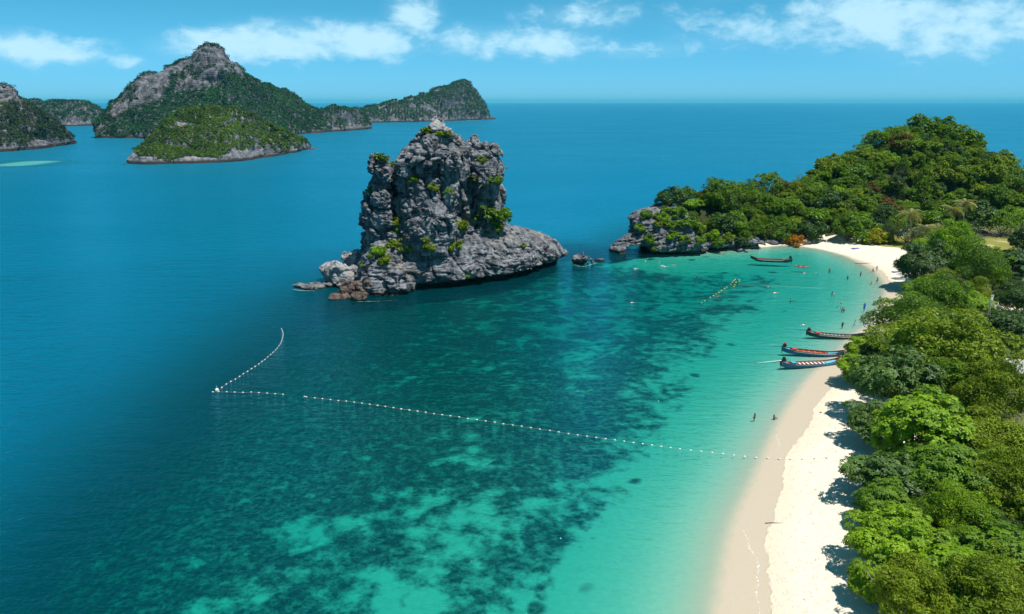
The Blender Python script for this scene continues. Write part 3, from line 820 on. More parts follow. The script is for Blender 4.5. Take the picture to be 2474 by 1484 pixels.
LEFTI = [(-160, 372, 320, 215, 20, 110), (-60, 370, 325, 190, 20, 110), (-20, 368, 318, 192, 22, 110), (10, 367, 322, 198, 22, 100), (30, 366, 326, 202, 22, 90), (44, 365, 330, 215, 22, 80), (50, 364, 332, 238, 22, 70), (70, 362, 334, 250, 22, 62), (95, 360, 334, 262, 20, 56), (120, 357, 334, 278, 18, 48), (140, 354, 334, 295, 15, 38), (160, 351, 336, 312, 11, 26), (175, 348, 338, 328, 6, 14), (185, 346, 344, 342, 2, 4)]
isl_left, LV, LQ = island('cliff_island', LEFTI, m_far1, 1.5, 110, 'dark wooded island with a rocky crown cut off by the left edge', 5.0, block=7, amp=2.0, bedt=5)
BACKI = [(20, 306, 290, 232, 20, 90), (60, 306, 289, 236, 20, 90), (90, 305, 288, 240, 20, 90), (130, 305, 286, 243, 20, 90), (170, 305, 284, 245, 20, 90), (205, 304, 284, 243, 20, 90), (230, 303, 285, 248, 18, 80), (250, 302, 286, 262, 14, 50), (262, 302, 290, 275, 8, 25), (280, 302, 298, 295, 4, 10)]
isl_back, BV, BQ = island('hazy_island', BACKI, m_far1, 3.0, 120, 'flat topped bluish island in the gap behind the dark left island', 6.0, block=9, amp=1.6)
q = G(756, 361); boulder('skerry', (q[0], q[1], 0.4), (7.5, 2.2, 1.4), m_dark, 21.0, 0.7, 'flat skerry off the right tip of the bright green island', amp=.6)
q = G(298, 397); boulder('skerry', (q[0], q[1], 0.2), (3.2, 1.6, 1.0), m_dark, 22.0, 0.5, 'tiny dark skerry off the left tip of the bright green island', amp=.6)
q = G(588, 386); boulder('skerry', (q[0], q[1], 0.2), (4.0, 1.6, 1.1), m_dark, 23.0, 0.5, 'low rock awash below the middle of the bright green island', amp=.6)

# ------------------------------------------------------------------ foliage
def leaf_mat(name, dark, light, gloss=0.25, trans=0.35, hue=0.12):
    m, t = new_mat(name)
    k = attr(t, 'tint'); r = objrand(t)
    c = mix(t, k, dark, light)
    c = mix(t, r * hue, c, (light[0] * 1.5, light[1] * 1.05, light[2] * .7))
    c = mix(t, (1.0 - r) * hue, c, (dark[0] * .6, dark[1] * .8, dark[2]))
    pr = principled(t, c, 0.48, None, gloss)
    tl = t.nodes.new('ShaderNodeBsdfTranslucent')
    t.links.new(mix(t, 1.0, c, (1.25, 1.3, 0.6), 'MULTIPLY').k, tl.inputs[0])
    finish(t, mixsh(t, trans, pr, E(t, tl.outputs[0])))
    return m
L_BRIGHT = leaf_mat('leaf_bright_green', (0.055, 0.140, 0.004), (0.300, 0.480, 0.010), 0.3, 0.35, 0.08)
L_MID = leaf_mat('leaf_mid_green', (0.036, 0.100, 0.006), (0.195, 0.340, 0.012), 0.3, 0.35, 0.08)
L_DARK = leaf_mat('leaf_dark_green', (0.014, 0.050, 0.009), (0.070, 0.150, 0.020), 0.4)
L_GLOSS = leaf_mat('leaf_glossy_grey_green', (0.024, 0.075, 0.010), (0.130, 0.230, 0.035), 0.45, 0.3)
L_OLIVE = leaf_mat('leaf_olive', (0.062, 0.115, 0.006), (0.290, 0.380, 0.022), 0.2, 0.35, 0.06)
L_FEATH = leaf_mat('needle_grey_green', (0.035, 0.070, 0.022), (0.120, 0.175, 0.060), 0.1)
L_HILL = leaf_mat('hill_leaf', (0.022, 0.078, 0.005), (0.165, 0.290, 0.010), 0.2, 0.35, 0.22)
L_FAR = leaf_mat('far_forest_leaf', (0.007, 0.042, 0.022), (0.036, 0.125, 0.048), 0.1, 0.2)
L_FARBR = leaf_mat('green_island_leaf', (0.016, 0.058, 0.010), (0.110, 0.200, 0.018), 0.1, 0.2)
L_FARDK = leaf_mat('cliff_island_leaf', (0.012, 0.036, 0.016), (0.060, 0.105, 0.036), 0.1, 0.2)
L_ORANGE = leaf_mat('leaf_orange', (0.30, 0.10, 0.008), (0.62, 0.30, 0.02), 0.1)
L_YELLOW = leaf_mat('leaf_yellow_green', (0.16, 0.20, 0.010), (0.45, 0.42, 0.03), 0.2)
L_RUSSET = leaf_mat('leaf_russet', (0.06, 0.04, 0.012), (0.17, 0.11, 0.035), 0.1)
L_PALM = leaf_mat('palm_frond', (0.07, 0.11, 0.020), (0.34, 0.33, 0.09), 0.5)
M_BARK = plain('bark', (0.16, 0.125, 0.095), 0.9, 0.1, 0.45, 3.0)
M_BARKP = plain('pale_bark', (0.36, 0.32, 0.27), 0.9, 0.1, 0.35, 3.0)

def unit(v): return v / np.maximum(np.linalg.norm(v, axis=-1, keepdims=True), 1e-9)
def leaves_at(rng, pts, nrm, L, Wd, jit=0.55, lean=None):
    n = len(pts)
    N = unit(nrm + rng.normal(0, jit, (n, 3)))
    T = unit(np.cross(N, rng.normal(0, 1, (n, 3)) if lean is None else lean + rng.normal(0, .35, (n, 3))))
    B = np.cross(N, T)
    l = L * rng.uniform(0.65, 1.3, (n, 1)); w = Wd * rng.uniform(0.65, 1.3, (n, 1))
    V = np.stack((pts - T * l, pts + B * w + N * l * .12, pts + T * l, pts - B * w + N * l * .12), 1).reshape(-1, 3)
    return V, np.arange(4 * n).reshape(n, 4)
def puffs(rng, R, H, n, flat, lowest=-0.25):
    k = np.arange(n) + 0.5
    ph = k * 2.399963 + rng.uniform(0, 6.28); cz = 1 - (1 - lowest) * k / n
    r = np.sqrt(np.maximum(1 - cz * cz, 0))
    d = np.stack((r * np.cos(ph), r * np.sin(ph), cz), -1) + rng.normal(0, 0.10, (n, 3))
    lob = 1 + 0.55 * fbm(d * 1.3 + rng.uniform(0, 30, 3), 2)[:, None]
    rad = rng.uniform(0.45, 0.92, (n, 1)) * lob
    c = d * rad * np.array((R, R, H))
    rp = R * np.clip(0.13 + rng.gamma(2.2, 0.075, n), 0.13, 0.46)
    c[:, :2] += rng.normal(0, R * .06, (n, 2))
    return c, rp
def crown_arrays(seed, R=5.0, H=3.6, n=34, per=150, L=0.26, Wd=0.12, flat=0.72, jit=0.5, lowest=-0.25, rpk=1.0, droop=0.0, fill=0.10, rosette=False):
    rng = np.random.default_rng(seed)
    c, rp = puffs(rng, R, H, n, flat, lowest); rp = rp * rpk
    V, F, T = [], [], []
    off = 0
    for i in range(n):
        m = max(8, int(per * (rp[i] / (R * .33)) ** 2))
        out = unit(c[i] * np.array((1, 1, 1.3)))
        d = unit(rng.normal(0, 1, (m, 3)) + out * 0.75 + np.array((0, 0, 0.45)))
        rr = rp[i] * np.where(rng.random((m, 1)) < fill, rng.uniform(.3, .8, (m, 1)), rng.uniform(0.82, 1.08, (m, 1)))
        wob = 1 + 0.35 * fbm(np.repeat(c[i][None], m, 0) + d * 2.2, 2)[:, None]
        pts = c[i] + d * rr * wob * np.array((1, 1, flat))
        lean = None
        if droop: lean = np.tile(np.array((0, 0, 1.0)), (m, 1))
        if rosette:
            q_ = pts[::5]; nn = unit(d[::5] * .7 + np.array((0, 0, .7)) + rng.normal(0, .25, (len(q_), 3)))
            ta = unit(np.cross(nn, rng.normal(0, 1, q_.shape))); tb = np.cross(nn, ta); vv = []
            for a_ in np.arange(5) * 1.2566:
                T_ = unit(ta * math.cos(a_) + tb * math.sin(a_) + nn * rng.uniform(-.35, .15, (len(q_), 1))); B_ = np.cross(nn, T_)
                l_ = L * rng.uniform(.75, 1.25, (len(q_), 1))
                vv.append(np.stack((q_, q_ + T_ * l_ * 1.1 + B_ * Wd, q_ + T_ * l_ * 2.0 - nn * .05, q_ + T_ * l_ * 1.1 - B_ * Wd), 1))
            v = np.concatenate(vv).reshape(-1, 3); f = np.arange(len(v)).reshape(-1, 4); m = len(f)
        else:
            v, f = leaves_at(rng, pts, d * 0.6 + np.array((0, 0, .55)), L, Wd, jit, lean)
        pt = rng.uniform(0.0, 0.45)
        tint = np.clip(pt + rng.uniform(0, 0.6, m), 0, 1)
        V.append(v); F.append(f + off); T.append(np.repeat(tint, 4)); off += len(v)
    return np.concatenate(V), np.concatenate(F), np.concatenate(T), c, rp
def tube(path, rad, sides=7, cap=True):
    path = np.asarray(path, float); n = len(path)
    tan = unit(np.gradient(path, axis=0)); ref = np.array((0.31, 0.95, 0.1))
    a = unit(np.cross(tan, ref)); b = np.cross(tan, a)
    th = np.arange(sides) * 2 * math.pi / sides
    V = path[:, None] + (np.cos(th)[None, :, None] * a[:, None] + np.sin(th)[None, :, None] * b[:, None]) * np.asarray(rad, float)[:, None, None]
    V = V.reshape(-1, 3); F = []
    i = np.arange(n * sides).reshape(n, sides); j = np.roll(i, -1, 1)
    F = np.stack((i[:-1], j[:-1], j[1:], i[1:]), -1).reshape(-1, 4)
    if cap:
        V = np.vstack((V, path[:1], path[-1:])); k0, k1 = n * sides, n * sides + 1
        F = np.vstack((F, np.stack((j[0], i[0], np.full(sides, k0), np.full(sides, k0)), -1), np.stack((i[-1], j[-1], np.full(sides, k1), np.full(sides, k1)), -1)))
    return V, F
def tri_fix(F):
    """split degenerate quads (repeated last corner) off as triangles"""
    t = F[:, 2] == F[:, 3]
    return [F[~t], F[t][:, :3]]
def merge(parts):
    V, F, o = [], [], 0
    for v, f in parts: V.append(v); F.append(f + o); o += len(v)
    return np.concatenate(V), np.concatenate(F)
def trunk_mesh(name, seed, c, h0, r0, limbs=14):
    rng = np.random.default_rng(seed)
    lean = rng.normal(0, 0.35, 2)
    zs = np.linspace(-0.6, h0, 6)
    path = np.stack((lean[0] * (zs / h0) ** 2 + rng.normal(0, .08, 6), lean[1] * (zs / h0) ** 2 + rng.normal(0, .08, 6), zs), -1)
    parts = [tube(path, np.linspace(r0 * 1.25, r0 * .7, 6))]
    top = path[-1]
    for i in rng.permutation(len(c))[:limbs]:
        e = c[i] * 1.12 + np.array((0, 0, h0 + 1.2)); s0 = path[3 + rng.integers(0, 3)]
        mid = (s0 + e) / 2 + np.array((0, 0, -0.4)) + rng.normal(0, .25, 3)
        tt = np.linspace(0, 1, 6)[:, None]
        pp = (1 - tt) ** 2 * s0 + 2 * tt * (1 - tt) * mid + tt ** 2 * e
        parts.append(tube(pp, np.linspace(r0 * .5, r0 * .13, 6), 5))
    V, F = merge(parts)
    return mesh_np(name, V, tri_fix(F), True)
class Proto: pass
def make_proto(kind, seed, h0=5.0, r0=0.26, **kw):
    p = Proto(); p.R = kw.get('R', 5.0); p.h0 = h0; p.H = kw.get('H', 3.6)
    V, F, T, c, rp = crown_arrays(seed, **kw)
    V = V + np.array((0, 0, h0 + 1.2))
    p.crown = mesh_np(kind + '_crown', V, F, False, {'tint': T})
    p.trunk = mesh_trunk = trunk_mesh(kind + '_trunk', seed + 50, c, h0, r0)
    p.crown.materials.append(L_MID); p.trunk.materials.append(M_BARK)
    return p
def plant(p, name, loc, s, rz, leaf, label, group=None, cat='tree', zs=1.0, bark=None):
    e = empty(name, loc, rz); e.scale = (s, s, s * zs)
    tag(e, label, cat, group)
    t_ = bpy.data.objects.new('trunk', p.trunk); COL.objects.link(t_); t_.parent = e
    c_ = bpy.data.objects.new('crown', p.crown); COL.objects.link(c_); c_.parent = e
    c_.material_slots[0].link = 'OBJECT'; c_.material_slots[0].material = leaf
    if bark: t_.material_slots[0].link = 'OBJECT'; t_.material_slots[0].material = bark
    return e
# near protos: broad big-leaved (sea almond), fine-leaved, feathery
BROAD = [make_proto('broad_tree', 100 + i, R=5.0, H=(4.0, 3.2, 4.8)[i], n=(70, 90, 60)[i], per=240, L=0.22, Wd=0.13, flat=(0.6, .5, .75)[i], jit=0.42, lowest=-0.4, rosette=True) for i in range(3)]
FINE = [make_proto('fine_tree', 120 + i, R=5.0, H=(4.2, 5.0, 3.4)[i], n=(90, 70, 110)[i], per=300, L=0.20, Wd=0.08, flat=0.62, jit=0.6, lowest=-0.45, rpk=(.85, 1.0, .75)[i]) for i in range(3)]
FEATH = [make_proto('feather_tree', 140 + i, R=5.0, H=5.5, n=54, per=230, L=0.42, Wd=0.035, flat=1.05, jit=0.8, lowest=-0.6, droop=1, rpk=.9) for i in range(2)]
HILLP = [make_proto('hill_tree', 160 + i, R=4.0, H=(3.4, 4.6, 2.4, 3.8, 3.0, 5.2, 2.8, 3.6)[i], n=(26, 40, 18, 52, 30, 24, 44, 34)[i], per=(80, 70, 110, 60, 90, 80, 66, 84)[i], L=(.34, .28, .42, .24, .36, .30, .26, .38)[i], Wd=(.20, .14, .24, .12, .2, .16, .13, .2)[i],
         flat=(.75, .9, .5, .7, .6, 1.0, .55, .8)[i], jit=0.55, lowest=-0.35, h0=3.2, r0=.2, rpk=(1.1, .9, 1.2, .8, 1.0, 1.1, .85, 1.0)[i]) for i in range(8)]

# (photo x, y of crown centre, crown width in photo units, kind, leaf, label)
NEAR = [
 (2228, 655, 112, 'B', L_DARK, 'dark broad leaved tree overhanging the far sand'),
 (2290, 630, 130, 'F', L_BRIGHT, 'tall bright green fine leaved tree before the lawn'),
 (2368, 672, 110, 'F', L_MID, 'green fine leaved tree right of the tall bright one by the lawn'),
 (2300, 712, 95, 'C', L_FEATH, 'wispy grey green casuarina behind the big rounded tree'),
 (2352, 742, 78, 'B', L_BRIGHT, 'bright layered broad leaved tree beside the sandy clearing'),
 (2445, 640, 110, 'B', L_DARK, 'dark tree at the frame edge below the lawn'),
 (2462, 722, 110, 'F', L_DARK, 'dark spreading tree right of the sandy clearing'),
 (2440, 800, 90, 'F', L_DARK, 'dark fine leaved tree behind the pale mast'),
 (2192, 770, 150, 'F', L_MID, 'deep green tree behind the three beached boats'),
 (2270, 748, 130, 'F', L_MID, 'rounded green tree between the casuarina and the big olive tree'),
 (2275, 842, 240, 'F', L_OLIVE, 'largest olive green rounded tree in the grove'),
 (2368, 885, 105, 'F', L_OLIVE, 'olive tree leaning right beside the dark glossy tree'),
 (2088, 838, 66, 'B', L_BRIGHT, 'bright tree leaning over the bows of the boats'),
 (2072, 905, 66, 'B', L_BRIGHT, 'small bright tree just below the boat bows'),
 (2142, 870, 110, 'F', L_DARK, 'shaded dark tree behind the bright leaning one'),
 (2410, 838, 100, 'B', L_DARK, 'dark glossy tree beside the roof at the frame edge'),
 (2165, 952, 130, 'B', L_GLOSS, 'grey green glossy tree casting shade on the middle beach'),
 (2280, 945, 120, 'F', L_MID, 'mid green tree below the big olive tree'),
 (2400, 985, 130, 'F', L_OLIVE, 'yellowish olive tree below the roof at the frame edge'),
 (2105, 1040, 90, 'B', L_GLOSS, 'small glossy tree beside the standing woman'),
 (2222, 1045, 190, 'B', L_BRIGHT, 'wide bright green tree in the middle of the grove'),
 (2395, 1065, 190, 'F', L_OLIVE, 'wide olive crown right of the bright green tree'),
 (2160, 1150, 150, 'B', L_GLOSS, 'glossy tree above the sharp beach shadow'),
 (2290, 1150, 150, 'B', L_MID, 'mid green crown between the glossy and olive trees'),
 (2420, 1190, 150, 'F', L_OLIVE, 'olive tree low at the frame edge above the dark gap'),
 (2140, 1225, 110, 'B', L_MID, 'green tree beside the lower beach shadow'),
 (2320, 1245, 110, 'F', L_BRIGHT, 'small bright tree over the dark gap in the grove'),
 (2178, 1320, 150, 'B', L_BRIGHT, 'bright broad tree at the lower beach edge'),
 (2290, 1385, 190, 'B', L_BRIGHT, 'large bright tree low in the grove'),
 (2425, 1330, 150, 'B', L_MID, 'mid green tree in the lower corner of the grove'),
 (2110, 1425, 90, 'B', L_BRIGHT, 'low bright tree reaching furthest out over the sand'),
 (2190, 1450, 150, 'F', L_OLIVE, 'olive green tree at the bottom edge near the sand'),
 (2400, 1460, 180, 'F', L_OLIVE, 'olive tree in the bottom corner of the picture'),
]
def place(dx, dy, wpx, p, low=1.0):
    zc = 6.0
    for _ in range(4):
        q = G(dx, dy, zc)
        k = (zc - CAM_H) / ray(dx, dy)[2]
        R = wpx / 2 * S * k / FPX
        s = R / (p.R * 0.98)
        g = max(ground_z(q[0], q[1]), 0.1)
        zc = g + s * (p.h0 * low + 1.2)
    return (q[0], q[1], g - s * p.h0 * (1 - low)), s
rr = random.Random(5)
used_ = {}
for i, (dx, dy, w, kind, leaf, lab) in enumerate(NEAR):
    pool = {'B': BROAD, 'F': FINE, 'C': FEATH}[kind]
    p_ = pool[used_.setdefault(kind, 0) % len(pool)]; used_[kind] += 1
    loc, s = place(dx, dy, w * (1.22 if dy > 800 else 1.0), p_, 0.35 if w < 100 else 0.5)
    plant(p_, {'B': 'broad_leaved_tree', 'F': 'fine_leaved_tree', 'C': 'casuarina_tree'}[kind], loc, s, rr.uniform(0, 6.28), leaf, lab, 'trees of the beach grove', zs=rr.uniform(.82, 1.3), bark=M_BARKP if leaf is L_OLIVE else None)
# the grove goes on to the right and fills the gaps between the crowns above
FILL = [(2330, 1060, 120), (2250, 1230, 120), (2380, 1270, 120), (2240, 1400, 120), (2340, 1310, 110), (2460, 1100, 120), (2340, 990, 110), (2230, 890, 110), (2330, 930, 110), (2468, 1240, 110), (2360, 1480, 120), (2270, 1490, 120), (2480, 1400, 120), (2210, 1130, 90), (2225, 800, 100), (2240, 700, 90), (2330, 650, 80), (2410, 640, 90), (2270, 690, 90), (2345, 800, 90), (2350, 700, 70), (2370, 935, 90), (2310, 860, 110), (2440, 690, 70)]
for dx, dy, w in FILL:
    p_ = rr.choice(FINE + BROAD); loc, s = place(dx, dy, w, p_, .5)
    loc = (loc[0], loc[1], loc[2] - 0.15 * s * p_.h0)
    plant(p_, 'understorey_tree', loc, s, rr.uniform(0, 6.28), rr.choice([L_MID, L_DARK, L_OLIVE]), 'green tree half hidden among the crowns of the beach grove', 'half hidden trees of the beach grove')

# ------------------------------------------------------------------ trees of the hill, one by one
rng = np.random.default_rng(3)
cand = []
gxs = np.arange(40, 262, 4.3); gys = np.arange(248, 352, 4.3)
for i, x0 in enumerate(gxs):
    for j, y0 in enumerate(gys):
        x = x0 + rng.uniform(-1.9, 1.9) + (j % 2) * 2.2; y = y0 + rng.uniform(-1.9, 1.9)
        cand.append((x, y))
cand = np.array(cand)
cz, cs, cu, ch, cq = ground_all(cand[:, 0], cand[:, 1])
yr_ = np.interp(cand[:, 0], _rp[:, 0], _rp[:, 1])
okc = (ch > 0.9) & (cs < -1.2) & (cand[:, 1] < yr_ + 5)
cand = cand[okc]; cz = cz[okc]
ang = cand[:, 0] / cand[:, 1]
keep = ang < 0.74
cand = cand[keep]; cz = cz[keep]
order = np.argsort(cand[:, 1])
hill_pts = [(cand[i, 0], cand[i, 1], cz[i]) for i in order]
def hill_tree(x, y, z):
    p_ = HILLP[rng.integers(0, len(HILLP))]
    s = float(np.clip(rng.lognormal(-0.12, 0.30), .5, 1.5))
    pick = rng.random()
    leaf = L_HILL if pick < .55 else (L_MID if pick < .70 else (L_DARK if pick < .82 else (L_OLIVE if pick < .90 else (L_BRIGHT if pick < .965 else L_RUSSET))))
    word = {L_HILL.name: 'green', L_MID.name: 'mid green', L_DARK.name: 'dark green', L_OLIVE.name: 'olive', L_BRIGHT.name: 'bright green', L_RUSSET.name: 'russet'}[leaf.name]
    zone = 'low wooded spur above the arched point' if x < 105 else ('lower slope of the wooded headland hill' if z < 14 else 'upper slope of the wooded headland hill')
    lab = '%s tree on the %s' % (word, zone)
    return plant(p_, 'hill_tree', (x, y, z - 1.6 * s), s, rng.uniform(0, 6.28), leaf, lab, 'trees: ' + lab, zs=rng.uniform(.8, 1.1))
print('hill trees', len(hill_pts))
for q_ in hill_pts[:300]: hill_tree(*q_)

# ------------------------------------------------------------------ forest of the far islands
def forest(name, V, Q, keep_fn, spacing, size, per, leaf, label, seed, cl=0.32):
    rng = np.random.default_rng(seed)
    n, a, c = face_normals(V, Q)
    n = np.where(n[:, 2:3] < 0, -n, n)
    pr = keep_fn(n, c, rng) * a / (spacing ** 2)
    cnt = np.floor(pr + rng.random(len(pr))).astype(int)
    i = np.repeat(np.arange(len(pr)), cnt)
    base = c[i] + rng.normal(0, spacing * .25, (len(i), 3)) * np.array((1, 1, 0.2))
    N = len(base); sc = size * rng.uniform(.6, 1.25, N)
    d = unit(rng.normal(0, 1, (N, per, 3)) + np.array((0, -0.25, 0.75)))
    pts = base[:, None] + d * sc[:, None, None] * rng.uniform(.75, 1.05, (N, per, 1)) * np.array((1, 1, .8)) + np.array((0, 0, 1)) * (sc * .25)[:, None, None]
    v, f = leaves_at(rng, pts.reshape(-1, 3), d.reshape(-1, 3) + np.array((0, 0, .4)), size * cl, size * cl * .6, .4)
    patch = fbm(base / (size * 9) + seed, 2) * .9
    tint = np.clip((0.25 + patch + rng.normal(0, .18, N))[:, None] + rng.uniform(-.2, .35, (N, per)), 0, 1)
    me = mesh_np(name, v, f, False, {'tint': np.repeat(tint.reshape(-1), 4)})
    o = obj(name, me, leaf); tag(o, label, 'forest', None, 'stuff')
    print(name, N, len(f))
    return o
def green_on(thr, zmin, patch=0.0, ps=20.0, cliff=None):
    def f(n, c, rng):
        w = sstep(n[:, 2], thr - .1, thr + .12)
        w = w * (c[:, 2] > zmin + zmin * 1.5 * fbm(c / 22.0, 2))
        w = w * (c[:, 2] > 0.5)
        if patch: w = w * sstep(fbm(c / ps + 4.0, 3), patch - .12, patch + .05)
        if cliff is not None: w = w * cliff(c)
        return w
    return f
def band(cols, lo_k=2):
    c = np.array(cols, float)
    pts = [(PY(r[0], r[2], G(r[0], r[1])[1] + r[4])) for r in c]; tops = [(PY(r[0], r[3], G(r[0], r[1])[1] + r[5])) for r in c]
    return np.array(pts), np.array(tops)
def no_cliff(cols, x0, x1, keep=0.06):
    """bare rock between the cliff foot and the crest of these columns"""
    b, tp = band(cols)
    xa = PY(x0, 200, b[len(b) // 2, 1])[0]; xb = PY(x1, 200, b[len(b) // 2, 1])[0]
    def f(c):
        zb = np.interp(c[:, 0], b[:, 0], b[:, 2]); yb = np.interp(c[:, 0], b[:, 0], b[:, 1]); zt = np.interp(c[:, 0], tp[:, 0], tp[:, 2])
        inb = (c[:, 0] > xa) & (c[:, 0] < xb) & (c[:, 1] > yb - 8) & (c[:, 2] > zb - 3 + 8 * fbm(c / 16.0, 2)) & (c[:, 2] < zt - 1)
        v = fbm(c / 18.0 + 2.0, 3)
        return np.where(inb, sstep(v, 0.14, 0.26) * .8, 1.0)
    return f
forest('forest', MV, MQ, green_on(.18, 5, 0, cliff=no_cliff(MOUNT, 225, 562)), 3.4, 3.4, 18, L_FAR, 'dark green forest clothing the slopes below the tall grey peak', 31)
forest('forest', TV, TQ, green_on(.42, 7, -0.24, 22), 3.2, 3.0, 16, L_FAR, 'dark green forest on top of the low island with pale cliffs', 32)
forest('forest', RV, RQ, green_on(.30, 10, -0.26, 34), 4.2, 4.2, 14, L_FAR, 'bluish green forest on the distant wedge shaped island', 33)
forest('forest', NV, NQ, green_on(.35, 7.5, -0.34, 14), 1.9, 2.0, 24, L_FARBR, 'bright green scrub covering the rounded island before the peak', 34)
forest('forest', LV, LQ, green_on(.22, 7, -0.30, 16, lambda c: np.where((c[:, 2] > PY(20, 262, 870)[2] + 14 * fbm(c / 14.0, 2)) & (c[:, 0] < PY(50, 250, 870)[0]), sstep(fbm(c / 12.0 + 3, 3), .02, .16), 1.0)), 2.6, 2.6, 20, L_FARDK, 'brownish green forest on the dark island at the left edge', 35)
forest('forest', BV, BQ, green_on(.30, 12), 4.4, 4.2, 14, L_FAR, 'hazy forest on the flat topped island in the gap', 36)
if len(hill_pts) > 300:
    # the crowns of the ridge beyond the three hundred nearest, as one mass
    rng2 = np.random.default_rng(9); VV, TT = [], []
    base_arr = []
    for p_ in HILLP:
        v_ = np.empty(len(p_.crown.vertices) * 3, np.float32); p_.crown.vertices.foreach_get('co', v_); v_ = v_.reshape(-1, 4, 3)
        t_ = np.empty(len(p_.crown.vertices), np.float32); p_.crown.attributes['tint'].data.foreach_get('value', t_); t_ = t_.reshape(-1, 4)
        c_ = v_.mean(1, keepdims=True); v_ = c_ + (v_ - c_) * 1.35
        base_arr.append((v_[::2], t_[::2]))
    for x_, y_, z_ in hill_pts[300:]:
        v_, t_ = base_arr[rng2.integers(0, len(base_arr))]; s_ = float(np.clip(rng2.lognormal(-0.12, .30), .5, 1.5)); a_ = rng2.uniform(0, 6.28)
        R_ = np.array(((math.cos(a_), -math.sin(a_), 0), (math.sin(a_), math.cos(a_), 0), (0, 0, 1)))
        VV.append((v_.reshape(-1, 3) * s_) @ R_.T + np.array((x_, y_, z_ - 1.6 * s_))); TT.append(np.clip(t_.reshape(-1) + rng2.normal(0, .15), 0, 1))
    v = np.concatenate(VV); f = np.arange(len(v)).reshape(-1, 4)
    o = obj('hill_forest', mesh_np('hill_forest', v, f, False, {'tint': np.concatenate(TT)}), L_HILL)
    tag(o, 'mass of green tree crowns along the ridge of the headland hill', 'forest', None, 'stuff')
    print('hill_forest', len(f))
print('trees done', round(time.time() - T_START, 1))

# ------------------------------------------------------------------ shrubs on the rocks
from mathutils.bvhtree import BVHTree
def bvh_of(V, Q): return BVHTree.FromPolygons([tuple(v) for v in V], [tuple(q) for q in Q])
bvh_stack = bvh_of(SV, SQ); bvh_head = bvh_of(HV, HQ)
def hit(bvh, dx, dy):
    r = Vector(ray(dx, dy)).normalized()
    p, n, i, d = bvh.ray_cast(Vector((0, 0, CAM_H)), r)
    return p, n, d
def shrub_proto(seed, n=12, per=60, L=.20, Wd=.10, H=1.0):
    V, F, T, c, rp = crown_arrays(seed, R=1.2, H=H, n=n, per=per, L=L, Wd=Wd, flat=.8, jit=.6, lowest=-.5, rpk=1.2)
    p = Proto(); p.crown = mesh_np('shrub_leaves', V + np.array((0, 0, .5)), F, False, {'tint': T}); p.crown.materials.append(L_MID)
    parts = [tube(np.array(((0, 0, -.6), (c[i][0] * .3, c[i][1] * .3, .1), (c[i][0] * .8, c[i][1] * .8, c[i][2] * .8 + .5))), (.07, .05, .02), 5) for i in range(5)]
    V2, F2 = merge(parts); p.stem = mesh_np('shrub_stems', V2, tri_fix(F2), True); p.stem.materials.append(M_BARKP)
    return p
SHRUBS = [shrub_proto(300 + i) for i in range(4)]
def shrub(loc, s, leaf, label, name='cliff_shrub', zs=1.0, group=None):
    p = SHRUBS[rr.randrange(4)]
    e = empty(name, loc, rr.uniform(0, 6.28)); e.scale = (s, s, s * zs); tag(e, label, 'shrub', group)
    for nm, me, mt in (('stem', p.stem, None), ('foliage', p.crown, leaf)):
        o = bpy.data.objects.new(nm, me); COL.objects.link(o); o.parent = e
        if mt: o.material_slots[0].link = 'OBJECT'; o.material_slots[0].material = mt
    return e
